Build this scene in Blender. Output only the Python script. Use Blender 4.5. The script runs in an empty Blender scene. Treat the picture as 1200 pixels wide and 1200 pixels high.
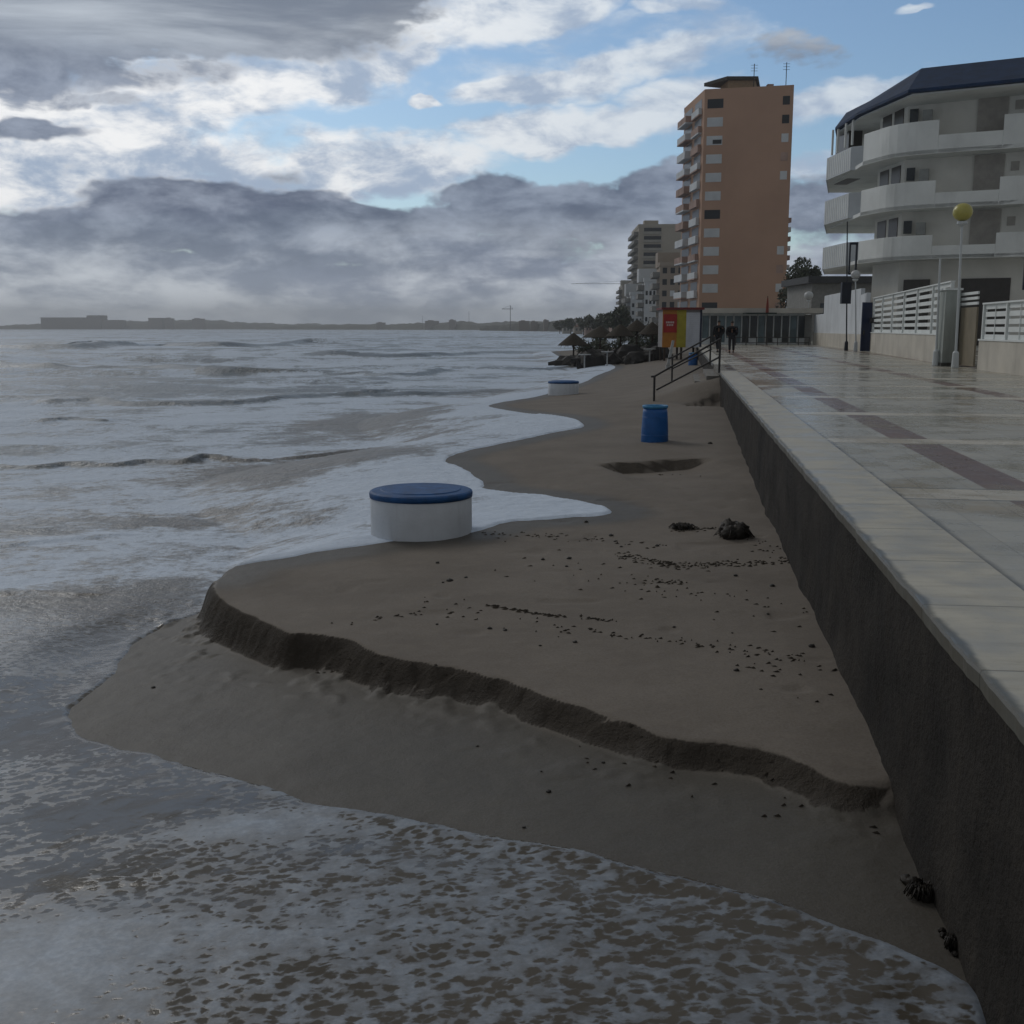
import bpy, math, random
import numpy as np
from mathutils import Vector, Matrix, noise as mnoise
random.seed(7); rng = np.random.default_rng(7)
S = bpy.context.scene; COL = S.collection
HAZE = .00028
H = 1.3; F = 1280.0; TH = math.radians(9.54); CT, ST = math.cos(TH), math.sin(TH)
# ------------------------------------------------------------ camera and photo measuring helpers
cd = bpy.data.cameras.new('camera'); cam = bpy.data.objects.new('camera', cd); COL.objects.link(cam)
cam.location = (0, 0, H); cam.rotation_euler = (math.pi/2 - TH, 0, 0)
cd.sensor_width = 36; cd.lens = 36*F/1200; cd.clip_start = .05; cd.clip_end = 30000
S.camera = cam
def ray(px, py):
    u = (px-600)/F; v = (py-600)/F
    return u, CT - v*ST, -ST - v*CT
def P(px, py, z):                       # surveyed point: pixel and known height
    x, y, dz = ray(px, py); t = (z-H)/dz
    return (x*t, y*t, z)
def at(px, py, Y):                      # surveyed point: pixel and known distance
    x, y, dz = ray(px, py); t = Y/y
    return (x*t, Y, H+dz*t)
AL = math.atan(.153); SA, CA = math.sin(AL), math.cos(AL); X0 = 1.2
def PR(s, t, z=0.0): return (X0 + s*SA + t*CA, s*CA - t*SA, z)

# ------------------------------------------------------------ materials
def nt(m):
    m.use_nodes = True; return m.node_tree.nodes, m.node_tree.links
class G:                                # small node-graph writer
    def __init__(s, tree): s.n, s.l = tree.nodes, tree.links
    def new(s, t, **k):
        o = s.n.new(t)
        for a, b in k.items(): setattr(o, a, b)
        return o
    def put(s, sock, v):
        if hasattr(v, 'is_linked') or isinstance(v, bpy.types.NodeSocket): s.l.new(v, sock)
        elif v is not None: sock.default_value = v
    def math(s, op, a, b=None, c=None, clamp=False):
        o = s.new('ShaderNodeMath', operation=op); o.use_clamp = clamp
        s.put(o.inputs[0], a)
        if b is not None: s.put(o.inputs[1], b)
        if c is not None: s.put(o.inputs[2], c)
        return o.outputs[0]
    def vm(s, op, a, b=None):
        o = s.new('ShaderNodeVectorMath', operation=op); s.put(o.inputs[0], a)
        if b is not None: s.put(o.inputs[1], b)
        return o.outputs['Value'] if op in ('LENGTH', 'DOT_PRODUCT') else o.outputs[0]
    def pos(s): return s.new('ShaderNodeNewGeometry').outputs['Position']
    def noise(s, vec, scale, detail=3, rough=.5, dist=0, col=False):
        o = s.new('ShaderNodeTexNoise'); s.put(o.inputs['Vector'], vec); s.put(o.inputs['Scale'], scale)
        o.inputs['Detail'].default_value = detail; o.inputs['Roughness'].default_value = rough
        o.inputs['Distortion'].default_value = dist
        return o.outputs['Color' if col else 'Fac']
    def voro(s, vec, scale, feature='F1', rand=1.0):
        o = s.new('ShaderNodeTexVoronoi', feature=feature); s.put(o.inputs['Vector'], vec); s.put(o.inputs['Scale'], scale)
        o.inputs['Randomness'].default_value = rand
        return o.outputs['Distance']
    def step(s, v, a, b, lo=0., hi=1.):
        o = s.new('ShaderNodeMapRange', interpolation_type='SMOOTHSTEP'); s.put(o.inputs[0], v)
        s.put(o.inputs[1], a); s.put(o.inputs[2], b); s.put(o.inputs[3], lo); s.put(o.inputs[4], hi)
        return o.outputs[0]
    def mix(s, f, a, b, mode='MIX'):
        o = s.new('ShaderNodeMix', data_type='RGBA', blend_type=mode); s.put(o.inputs[0], f)
        for i, v in ((6, a), (7, b)):
            if isinstance(v, (tuple, list)): v = (*v[:3], 1)
            s.put(o.inputs[i], v)
        return o.outputs[2]
    def mapv(s, vec, scale=(1, 1, 1), loc=(0, 0, 0), rot=(0, 0, 0), typ='POINT'):
        o = s.new('ShaderNodeMapping', vector_type=typ); s.put(o.inputs[0], vec)
        o.inputs['Location'].default_value = loc; o.inputs['Rotation'].default_value = rot; o.inputs['Scale'].default_value = scale
        return o.outputs[0]
    def attr(s, name): return s.new('ShaderNodeAttribute', attribute_name=name).outputs['Fac']
    def bump(s, h, strength, dist, normal=None):
        o = s.new('ShaderNodeBump'); s.put(o.inputs['Strength'], strength); o.inputs['Distance'].default_value = dist
        s.put(o.inputs['Height'], h)
        if normal is not None: s.put(o.inputs['Normal'], normal)
        return o.outputs[0]
def base(name):
    m = bpy.data.materials.new(name); m.use_nodes = True; g = G(m.node_tree)
    return m, g, g.n['Principled BSDF']
MATS = {}
def mat(name, c, rough=.8, var=.12, sc=3., bump=.0, bsc=40., spec=.3, stain=0., metal=0.):
    if name in MATS: return MATS[name]
    m, g, b = base(name); p = g.pos()
    n = g.noise(p, sc, 5, .6); f = g.step(n, .3, .7)
    col = g.mix(f, tuple(x*(1-var) for x in c), tuple(min(1, x*(1+var)) for x in c))
    if stain:
        st = g.step(g.noise(g.mapv(p, (1, 1, .18)), sc*1.3, 5, .65), .5, .75, 0, stain)
        col = g.mix(st, col, tuple(x*.45 for x in c))
    g.put(b.inputs['Base Color'], col); b.inputs['Roughness'].default_value = rough
    b.inputs['Specular IOR Level'].default_value = spec; b.inputs['Metallic'].default_value = metal
    if bump: g.put(b.inputs['Normal'], g.bump(g.noise(p, bsc, 4, .6), bump, .02))
    MATS[name] = m; return m

# ------------------------------------------------------------ mesh builder
def tag(o, label=None, cat=None, group=None, kind=None):
    if label: o['label'] = label
    if cat: o['category'] = cat
    if group: o['group'] = group
    if kind: o['kind'] = kind
    return o
def empty(name, loc, label, cat, group=None):
    o = bpy.data.objects.new(name, None); COL.objects.link(o); o.location = loc; o.empty_display_size = .2
    return tag(o, label, cat, group)
class MB:
    def __init__(s): s.v, s.f = [], []
    def add(s, vs, fs):
        k = len(s.v); s.v += [tuple(v) for v in vs]; s.f += [tuple(i+k for i in f) for f in fs]; return s
    def prism(s, poly, z0, z1):         # poly: (x, y) list, any order; z may be callables
        if sum(poly[i][0]*poly[(i+1) % len(poly)][1]-poly[(i+1) % len(poly)][0]*poly[i][1] for i in range(len(poly))) < 0: poly = poly[::-1]
        n = len(poly); vs = [(x, y, z0) for x, y in poly]+[(x, y, z1) for x, y in poly]
        fs = [tuple(range(n-1, -1, -1)), tuple(range(n, 2*n))]+[(i, (i+1) % n, n+(i+1) % n, n+i) for i in range(n)]
        return s.add(vs, fs)
    def frustum(s, p0, z0, p1, z1):
        if sum(p0[i][0]*p0[(i+1) % len(p0)][1]-p0[(i+1) % len(p0)][0]*p0[i][1] for i in range(len(p0))) < 0: p0 = p0[::-1]; p1 = p1[::-1]
        n = len(p0); vs = [(x, y, z0) for x, y in p0]+[(x, y, z1) for x, y in p1]
        return s.add(vs, [tuple(range(n-1, -1, -1)), tuple(range(n, 2*n))]+[(i, (i+1) % n, n+(i+1) % n, n+i) for i in range(n)])
    def box(s, x0, x1, y0, y1, z0, z1): return s.prism([(x0, y0), (x1, y0), (x1, y1), (x0, y1)], z0, z1)
    def wall(s, a, b, z0, z1, th, side=0.):   # upright slab along a->b, thickness th, side shifts it along its left normal
        a = Vector(a[:2]); b = Vector(b[:2]); d = (b-a).normalized(); n = Vector((-d.y, d.x))
        o = n*side; h = n*th/2
        return s.prism([tuple(a+o-h), tuple(b+o-h), tuple(b+o+h), tuple(a+o+h)], z0, z1)
    def tube(s, pts, r, seg=10, r1=None):
        pts = [Vector(p) for p in pts]; k = len(s.v); n = len(pts); vs = []
        for i, p in enumerate(pts):
            d = (pts[min(i+1, n-1)]-pts[max(i-1, 0)]).normalized()
            a = d.orthogonal().normalized(); b = d.cross(a)
            if i == 0: ref = a
            else:
                a = (ref - d*ref.dot(d)).normalized(); b = d.cross(a); ref = a
            rr = r if r1 is None else r+(r1-r)*i/(n-1)
            vs += [p+(a*math.cos(2*math.pi*j/seg)+b*math.sin(2*math.pi*j/seg))*rr for j in range(seg)]
        fs = [(i*seg+j, i*seg+(j+1) % seg, (i+1)*seg+(j+1) % seg, (i+1)*seg+j) for i in range(n-1) for j in range(seg)]
        fs += [tuple(range(seg-1, -1, -1)), tuple((n-1)*seg+j for j in range(seg))]
        return s.add(vs, fs)
    def lathe(s, c, prof, seg=48):
        vs = []
        for r, z in prof: vs += [(c[0]+r*math.cos(2*math.pi*j/seg), c[1]+r*math.sin(2*math.pi*j/seg), c[2]+z) for j in range(seg)]
        n = len(prof)
        fs = [(i*seg+j, i*seg+(j+1) % seg, (i+1)*seg+(j+1) % seg, (i+1)*seg+j) for i in range(n-1) for j in range(seg)]
        fs += [tuple(range(seg-1, -1, -1)), tuple((n-1)*seg+j for j in range(seg))]
        return s.add(vs, fs)
    def lump(s, c, r, seed=0, rough=.35, sub=2, fr=1.5):
        import bmesh
        bm = bmesh.new(); bmesh.ops.create_icosphere(bm, subdivisions=sub, radius=1)
        vs = []
        for v in bm.verts:
            q = v.co.copy(); k = 1+rough*mnoise.fractal(q*fr+Vector((seed*7.3, seed*3.1, seed)), 1, 2, 3)
            vs.append((c[0]+q.x*r[0]*k, c[1]+q.y*r[1]*k, c[2]+q.z*r[2]*k))
        fs = [tuple(v.index for v in f.verts) for f in bm.faces]; bm.free()
        return s.add(vs, fs)
    def build(s, name, m, parent=None, smooth=False, bevel=0):
        me = bpy.data.meshes.new(name); o = Vector(parent_world(parent)) if parent else Vector((0, 0, 0))
        me.from_pydata([tuple(Vector(v)-o) for v in s.v], [], s.f); me.update()
        if m: me.materials.append(m)
        ob = bpy.data.objects.new(name, me); COL.objects.link(ob)
        if parent: ob.parent = parent
        if smooth: me.shade_smooth()
        if bevel:
            b = ob.modifiers.new('bevel', 'BEVEL'); b.width = bevel; b.segments = 2; b.limit_method = 'ANGLE'
        return ob
def parent_world(o):
    v = Vector((0, 0, 0))
    while o: v += o.location; o = o.parent
    return v
def copy_tree(o, parent=None, delta=(0, 0, 0)):
    c = o.copy(); COL.objects.link(c); c.parent = parent
    if parent is None: c.location = Vector(o.location)+Vector(delta)
    for ch in [x for x in bpy.data.objects if x.parent == o]: copy_tree(ch, c)
    return c

# ------------------------------------------------------------ numpy noise and distance
def hsh(i, j, k):
    n = (i*374761393 + j*668265263 + k*1274126177) & 0xffffffff
    n = ((n ^ (n >> 13))*1274126177) & 0xffffffff
    return ((n ^ (n >> 16)) & 0xffff)/65535.0
def vnoise(x, y, k=0):
    i = np.floor(x).astype(np.int64); j = np.floor(y).astype(np.int64); u = x-i; v = y-j
    u = u*u*(3-2*u); v = v*v*(3-2*v)
    return (hsh(i, j, k)*(1-u)+hsh(i+1, j, k)*u)*(1-v)+(hsh(i, j+1, k)*(1-u)+hsh(i+1, j+1, k)*u)*v-.5
def fbm(x, y, o=4, k=0, g=.5):
    s = 0; a = 1
    for q in range(o): s = s+a*vnoise(x*2**q+q*17.3, y*2**q-q*9.1, k+q); a *= g
    return s
def sst(a, b, x):
    t = np.clip((x-a)/(b-a), 0, 1); return t*t*(3-2*t)
def segd(x, y, A, B):
    D = B-A; L = (D**2).sum(-1)+1e-12
    t = np.clip(((x[:, None]-A[:, 0])*D[:, 0]+(y[:, None]-A[:, 1])*D[:, 1])/L, 0, 1)
    return np.sqrt((x[:, None]-A[:, 0]-t*D[:, 0])**2+(y[:, None]-A[:, 1]-t*D[:, 1])**2), t
def polydist(x, y, pts, closed=False, vals=None):
    q = np.array([p[:2] for p in pts], float); A = q if closed else q[:-1]; B = np.roll(q, -1, 0) if closed else q[1:]
    if vals is not None: va = np.array(vals, float); vb = np.roll(va, -1)
    shp = x.shape; x = np.atleast_2d(x); y = np.atleast_2d(y); best = np.zeros(x.shape); out = np.zeros(x.shape); K_ = 24
    for i in range(0, x.shape[0], K_):          # block by block, keeping only the edges that can be nearest
        for j in range(0, x.shape[1], K_):
            bx = x[i:i+K_, j:j+K_]; by = y[i:i+K_, j:j+K_]; cx, cy = bx.mean(), by.mean()
            R = math.hypot(bx.max()-bx.min(), by.max()-by.min())/2+1e-6
            dc, _ = segd(np.array([cx]), np.array([cy]), A, B); dc = dc[0]; k = np.where(dc-R <= dc.min()+R+1e-9)[0]
            d, t = segd(bx.ravel(), by.ravel(), A[k], B[k]); m = d.argmin(1); r = np.arange(len(m))
            best[i:i+K_, j:j+K_] = d[r, m].reshape(bx.shape)
            if vals is not None: tt = t[r, m]; out[i:i+K_, j:j+K_] = (va[k][m]*(1-tt)+vb[k][m]*tt).reshape(bx.shape)
    best = best.reshape(shp); out = out.reshape(shp)
    return (best, out) if vals is not None else best
def inside(x, y, pts):                  # x varies along columns, y along rows: one scan line per row
    if x.ndim < 2 or x.shape[0] < 2:
        r = np.zeros(x.shape, bool); n = len(pts)
        for i in range(n):
            ax, ay = pts[i][:2]; bx, by = pts[(i+1) % n][:2]
            if ay != by: r = r ^ (((ay > y) != (by > y)) & (x < (bx-ax)*(y-ay)/(by-ay)+ax))
        return r
    q = np.array([p[:2] for p in pts], float); B = np.roll(q, -1, 0); xs = x[0]; r = np.zeros(x.shape, bool)
    for i, yy in enumerate(y[:, 0]):
        m = (q[:, 1] > yy) != (B[:, 1] > yy)
        if m.any():
            c = np.sort((B[m, 0]-q[m, 0])*(yy-q[m, 1])/(B[m, 1]-q[m, 1])+q[m, 0])
            r[i] = ((len(c)-np.searchsorted(c, xs)) % 2).astype(bool)
    return r
def smooth_line(pts, k=6):              # Catmull-Rom through the surveyed points
    out = []; n = len(pts)
    for i in range(n-1):
        p0, p1, p2, p3 = (np.array(pts[max(i-1, 0)]), np.array(pts[i]), np.array(pts[i+1]), np.array(pts[min(i+2, n-1)]))
        for j in range(k):
            t = j/k; out.append(tuple(.5*((2*p1)+(-p0+p2)*t+(2*p0-5*p1+4*p2-p3)*t*t+(-p0+3*p1-3*p2+p3)*t**3)))
    out.append(tuple(pts[-1])); return out

# ------------------------------------------------------------ beach heights
SL = -1.63
def dwall(x, y): return ((X0+y*.153)-x)*CA
def zlow(x, y): return -1.225-.042*np.clip(dwall(x, y), -3, 60)-.0050*np.clip(dwall(x, y), 0, 8)**2-.02*np.clip(y-14, 0, 60)*sst(0, 6, dwall(x, y))
def zup(x, y): return -1.1-.025*np.clip(dwall(x, y), -3, 9)+.26*sst(12, 32, y)-.012*np.clip(y-24, 0, 30)*sst(1, 6, dwall(x, y))
def onto(px, py, fz):
    z = -1.3
    for _ in range(30):
        x, y, _z = P(px, py, z); z = .5*z+.5*float(fz(np.array(x), np.array(y)))
    return (x, y, z)
fg = [(1170, 1215), (1150, 1165), (1125, 1143), (1060, 1112), (1000, 1088), (900, 1050), (800, 1022), (700, 1000), (600, 985), (500, 965), (400, 944),
      (300, 915), (200, 885), (130, 872), (92, 864), (86, 850), (92, 828), (130, 798), (152, 762), (195, 737), (240, 722)]
up = [(252, 678), (268, 668), (300, 660), (360, 650), (420, 642), (490, 630), (553, 625), (600, 613), (660, 608), (717, 602), (690, 590), (640, 582),
      (600, 578), (572, 572), (560, 560), (545, 550), (526, 538), (560, 526), (640, 509), (686, 499), (664, 489), (610, 483), (574, 475), (618, 467),
      (645, 461), (672, 452), (690, 446), (700, 440), (722, 430), (700, 424), (662, 420), (646, 412), (668, 402), (708, 394)]
shore = smooth_line([onto(a, b, zlow)[:2] for a, b in fg], 5)+smooth_line([onto(a, b, zup)[:2] for a, b in up[:-2]], 5)+[(24, 190), (60, 330), (110, 500)]
WET = shore+[(400, 900), (400, 9000), (-9000, 9000), (-9000, -40), (1.0, -40), (1.3, 2.0)]
# the cut bank (scarp): its top edge, surveyed on the upper beach, with the width of the slope below it
sc = [(1075, 872, .22), (1045, 905, .22), (1000, 914, .22), (950, 898, .22), (900, 880, .20), (850, 872, .20), (790, 862, .18), (730, 845, .17), (680, 830, .16),
      (640, 816, .15), (600, 797, .13), (545, 785, .10), (500, 778, .09), (450, 768, .07), (400, 752, .06), (356, 744, .05), (335, 742, .10), (290, 720, .10), (250, 694, .05), (248, 682, .08)]
sw = [onto(a, b, zup)[:2]+(w,) for a, b, w in sc]; sw = smooth_line(sw, 5)
seaside = [onto(a, b, zup)[:2] for a, b in up[1:-2]]
seaside = smooth_line([(x-1.2*min(1, .02+i*.11), y+.05+.02*min(8, i), min(9, .14+i*.75)) for i, (x, y) in enumerate(seaside)], 3)+[(23, 190, 6), (59, 330, 8), (110, 500, 8)]
UP = sw+seaside+[(400, 500, 5), (400, -10, 5), (5, -10, 1), (4.0, 4, .5)]
def grid(lo, hi, c, R, a, b):           # fine and even around c, then widening with distance
    st = lambda v: a+b*max(0, abs(v-c)-R)
    r = [c]
    while r[-1] < hi: r.append(r[-1]+st(r[-1]))
    l = [c]
    while l[-1] > lo: l.append(l[-1]-st(l[-1]))
    return np.array(l[:0:-1]+r)
gx = grid(-5200, 900, -.7, 2.9, .024, .0098); gy = grid(-6, 4600, 7.6, 3.9, .025, .0088)
UPD = []
def terrain(x, y):
    j = fbm(x*1.5, y*1.5, 4, 3)*.16*(1-sst(14, 22, y)); jj = fbm(x*3.7+y, y*3.7-x, 3, 9)*.035*(1-sst(14, 22, y))
    d, w = polydist(x, y, UP, True, [p[2] for p in UP]); ins = inside(x, y, UP); UPD[:] = [d, ins]
    sd = np.where(ins, d, -d)+j*.5+jj+.05*np.round(3*vnoise(x*1.9, y*1.9, 88))/3*(1-sst(14, 22, y))
    w = np.where(x < 1.2+y*.153-3.5, .17+1.3*np.clip(y-12.0, 0, 6), np.maximum(w, .13))
    w = np.where(y > 11.3, .17+1.3*np.clip(y-12.0, 0, 6), w); w = np.where(y < 11.3, np.clip(w, .17, .22), w); m = sst(-1, .08, sd/w)
    m = np.where(ins, m, m*(1-.0*d))
    zl, zu = zlow(x, y), zup(x, y)
    z = zl+(zu-zl)*m
    front = np.where((sd < 0) & (y < 14), 1, 0)*np.exp(-np.abs(sd)/.35)           # slumped sand at the foot
    z += front*(1-m)*(.05+.17*np.maximum(0, fbm(x*6, y*6, 3, 21)-.05))*np.clip((zu-zl)*2.5, 0, 1)
    z += .018*fbm(x*.8, y*.8, 3, 5)+.006*fbm(x*4, y*4, 3, 6)*(1-sst(16, 26, y))
    # wind- and foot-worn dips on the upper beach
    foot = np.clip(vnoise(x*3.1, y*3.1, 31)-.30, 0, 1)*(sst(.4, 1.2, sd))*(1-sst(16, 20, y)); z -= .10*foot
    # two small cut banks farther along
    st_s = (x-X0)*SA+y*CA; st_t = (x-X0)*CA-y*SA          # sand banked up over the beach stair
    bank = sst(32.4, 34.3, st_s)*(1-sst(40, 44, st_s))*sst(-3.6, -.4, st_t); z = z+bank*(-.20-.56*np.clip(-st_t/2.6, 0, 1.3)+.03*fbm(x*2, y*2, 2, 5)-z)*np.where(z < -.2, 1, 0)
    for a, b, L, dep in HOLL:
        ux, uy = b[0]-a[0], b[1]-a[1]; q = math.hypot(ux, uy); ux /= q; uy /= q
        s = (x-a[0])*ux+(y-a[1])*uy; n = -(x-a[0])*uy*-1+(y-a[1])*ux*1 if False else (-(x-a[0])*uy+(y-a[1])*ux)
        n = n+.12*fbm(x*1.7, y*1.7, 3, 44)-.10*np.sin(np.clip(s/q, 0, 1)*math.pi)
        endf = sst(-.05*q, .25*q, s)*(1-sst(.75*q, 1.05*q, s))
        z -= dep*endf*(1-sst(-.02, .10, n))*np.exp(-np.clip(-n, 0, 50)/L)
    return z
HOLL = [(onto(700, 545, zup), onto(835, 538, zup), 2.2, .19), (onto(798, 474, zup), onto(850, 470, zup), 2.2, .15)]
BLK = mat('dark_wet_bits', (.012, .011, .010), .6, .3, 20)

# sand sheet
ix = (gx > -70) & (gx < 75); iy = gy < 330
SX, SY = np.meshgrid(gx[ix], gy[iy]); SZ = terrain(SX, SY)
def sheet(name, X, Y, Z, m, keep=None, attrs=None):
    ny, nx = X.shape; me = bpy.data.meshes.new(name)
    co = np.stack([X, Y, Z], -1).reshape(-1, 3).astype(np.float32)
    idx = np.arange(nx*ny).reshape(ny, nx); q = np.stack([idx[:-1, :-1], idx[:-1, 1:], idx[1:, 1:], idx[1:, :-1]], -1).reshape(-1, 4)
    if keep is not None:
        kf = (keep[:-1, :-1] | keep[:-1, 1:] | keep[1:, 1:] | keep[1:, :-1]).reshape(-1); q = q[kf]
        used = np.zeros(len(co), bool); used[q.reshape(-1)] = True; remap = np.cumsum(used)-1; q = remap[q]; co = co[used]
    me.vertices.add(len(co)); me.vertices.foreach_set('co', co.reshape(-1))
    me.loops.add(len(q)*4); me.loops.foreach_set('vertex_index', q.reshape(-1).astype(np.int32))
    me.polygons.add(len(q)); me.polygons.foreach_set('loop_start', np.arange(0, len(q)*4, 4, dtype=np.int32))
    me.polygons.foreach_set('use_smooth', np.ones(len(q), bool))
    me.update(calc_edges=True)
    for k, a in (attrs or {}).items():
        a = a.reshape(-1)
        if keep is not None: a = a[used]
        at_ = me.attributes.new(k, 'FLOAT', 'POINT'); at_.data.foreach_set('value', a.astype(np.float32))
    me.materials.append(m); o = bpy.data.objects.new(name, me); COL.objects.link(o); o['kind'] = 'structure'
    return o
wd_s = polydist(SX, SY, WET, True); win_s = inside(SX, SY, WET)
sd_w = np.where(win_s, wd_s, -wd_s)     # >0 in the water
def sand_mat():
    m, g, b = base('sand'); p = g.pos()
    n1 = g.noise(p, .9, 5, .6); n2 = g.noise(p, 60, 4, .7); n3 = g.noise(p, 7, 4, .6)
    c = g.mix(g.step(n1, .3, .7), (.156, .135, .114), (.198, .173, .147))
    c = g.mix(g.step(n2, .35, .7, 0, .45), c, (.10, .083, .066))
    c = g.mix(g.step(n3, .5, .75, 0, .35), c, (.215, .185, .15))
    wet = g.attr('wet'); wn = g.step(g.math('ADD', wet, g.math('MULTIPLY', g.math('SUBTRACT', n3, .5), .35)), .2, .85)
    c = g.mix(wn, c, g.mix(1., c, (.50, .52, .52), 'MULTIPLY'))
    cl = g.step(g.attr('steep_shade'), .25, .7); c = g.mix(cl, c, (.055, .045, .035))
    g.put(b.inputs['Base Color'], c)
    g.put(b.inputs['Roughness'], g.math('SUBTRACT', .88, g.math('MULTIPLY', wn, .30)))
    b.inputs['Specular IOR Level'].default_value = .25
    h = g.math('ADD', g.math('MULTIPLY', n2, .35), n3)
    g.put(b.inputs['Normal'], g.bump(h, g.math('ADD', .5, g.math('MULTIPLY', cl, .5)), .014, g.bump(g.noise(p, 260, 2, .6), .35, .002, g.bump(g.noise(p, 16, 5, .7), cl, .05))))
    return m
dU = UPD[0]; inU = UPD[1]; sdU = np.where(inU, dU, -dU)
wet = np.clip(np.maximum(sst(-1.1, -.05, sd_w), (1-sst(-.3, .05, sdU))*(1-sst(13, 16, SY))), 0, 1)
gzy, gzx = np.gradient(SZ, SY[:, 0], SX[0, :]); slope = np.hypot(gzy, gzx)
steep_shade = sst(.20, .85, slope+.35*fbm(SX*6, SY*6, 3, 71))*(1-.45*sst(13, 16, SY))*sst(.12, .3, slope)*(SY < 45)  # shade of the steep bank and hollow faces, put into the colour by slope
sheet('sand', SX, SY, SZ, sand_mat(), None, {'wet': wet, 'steep_shade': steep_shade})

# ------------------------------------------------------------ sea
nxs = gx < 420
WX, WY = np.meshgrid(gx[nxs], gy); TZ = np.full(WX.shape, -3.0)
ci = np.where(ix)[0]; c0, c1 = ci[0], min(ci[-1]+1, nxs.sum()); TZ[:iy.sum(), c0:c1] = SZ[:, :c1-c0]
wd = polydist(WX, WY, WET, True); win = inside(WX, WY, WET); sd = np.where(win, wd, -wd)
edge = np.clip(fbm(WX*1.6, WY*1.6, 4, 77)*.10*(1-sst(15, 40, WY)), -.08, .08); sd = sd+edge
film = np.where(sd > 0, .008+.020*np.exp(-((sd-.10)/.10)**2)*(WY < 30)*(.15+.85*sst(-2, .5, WX))+.012*sst(0, .6, sd), -.012+.25*np.clip(sd, -.6, 0))
film = np.where((sd > 0) & (sd < .07), -.012+(film+.012)*sst(0, .07, sd), film)
# sea state
dist = np.hypot(WX, WY); open_ = sst(1.5, 14, sd); Wv = 0
for (lx, ang, amp, k) in ((.55, 20, .010, 7), (1.1, -14, .020, 8), (2.3, 8, .040, 1), (4.1, -10, .075, 2), (7.5, 9, .12, 3), (13, 4, .18, 4), (24, -6, .26, 5), (47, 6, .34, 6)):
    a = math.radians(ang); u = (WX*math.sin(a)+WY*math.cos(a))+1.4*lx*fbm(WX/lx*.18, WY/lx*.3, 3, 50+k)
    ph = u/lx*2*math.pi; crest = (1-np.abs(np.sin(ph/2)))**1.6-.36
    fade = np.exp(-(dist/(lx*34))**2)*sst(lx*.2, lx*1.6, sd)
    Wv = Wv+amp*crest*fade*(.35+1.5*np.clip(fbm(WX/lx*.12+5, WY/lx*.25, 2, 60+k)+.4, 0, 1))
ridge = np.zeros(WX.shape); crestm = np.zeros(WX.shape)
RID = [([(0, 546), (40, 548), (80, 544), (130, 546), (170, 541), (215, 543), (240, 538), (290, 541)], .10, .35), ([(300, 541), (360, 536), (420, 528), (490, 521)], .05, .25),
       ([(-60, 408), (80, 409), (180, 404), (260, 406), (350, 403)], .85, 5.5), ([(-200, 418), (-60, 425), (40, 430)], .5, 4),
       ([(60, 434), (110, 431), (190, 431), (260, 436)], .4, 3), ([(60, 470), (115, 467), (160, 473), (300, 470), (360, 464), (440, 462)], .20, 1.0),
       ([(50, 496), (85, 493), (118, 495)], .09, .5), ([(430, 437), (470, 441), (520, 434)], .22, 1.4), ([(600, 432), (640, 434), (700, 427)], .22, 1.5),
       ([(0, 640), (60, 634), (130, 628)], .03, .2), ([(0, 697), (50, 694), (90, 697)], .02, .15), ([(340, 416), (480, 418), (600, 413)], .3, 3), ([(430, 463), (520, 462), (590, 458)], .12, .9)]
for pts, h, w in RID:
    L = smooth_line([P(a, b, SL)[:2] for a, b in pts], 4); d = polydist(WX, WY, L)
    sel = d < 5*w
    ly = np.interp(WX, sorted(p[0] for p in L), [p[1] for p in sorted(L)]); side = WY-ly
    prof = np.where(side < 0, np.exp(-(d/(w*.45))**2), np.exp(-(d/(w*1.7))**2))
    br = .45+.9*np.clip(.5+fbm(WX/w*.35, WY/w*.1, 3, 91), 0, 1.2)
    ridge = np.maximum(ridge, h*prof*br); crestm = np.maximum(crestm, prof*(side < .1*w)*(h > .04))
seaz = SL+Wv*open_+ridge
fz = TZ+film
k_ = .04; hm = np.clip(.5+.5*(seaz-fz)/k_, 0, 1)
hm = hm*sst(0, .9, sd); WZ = fz*(1-hm)+seaz*hm
deep = sst(.0, .9, (WZ-TZ)); deep = np.maximum(deep, sst(6, 22, sd))
# foam cover: 0 none .. 1 full
def gsp(px, py, rx, ry, ang=0, z=-1.5):
    x, y, _ = P(px, py, z); e = P(px+rx, py, z); f = P(px, py-ry, z); sx = abs(e[0]-x); sy = abs(f[1]-y)
    return np.exp(-((WX-x)/sx)**2-((WY-y)/sy)**2)
foam = .60+.30*fbm(WX*.5, WY*.5, 3, 12)+.25*fbm(WX*.04, WY*.12, 3, 14)*sst(20, 60, WY)
foam = np.where(WY < 9, .36+.22*fbm(WX*.9, WY*.9, 3, 13), foam)
for a in ((280, 985, 120, 16, .50), (60, 1130, 110, 50, .42), (300, 1125, 150, 26, .16), (30, 1180, 120, 60, .15), (640, 1060, 200, 30, .0), (1090, 1170, 60, 30, .45), (450, 560, 90, 25, .30), (640, 600, 80, 14, .20), (620, 495, 90, 14, .20), (120, 745, 200, 60, -.22),
          (250, 650, 160, 14, .10), (90, 760, 120, 30, .10), (330, 700, 90, 30, .15), (240, 770, 70, 30, .12), (0, 880, 60, 12, .2)):
    foam += a[4]*gsp(a[0], a[1], a[2], a[3])
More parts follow.
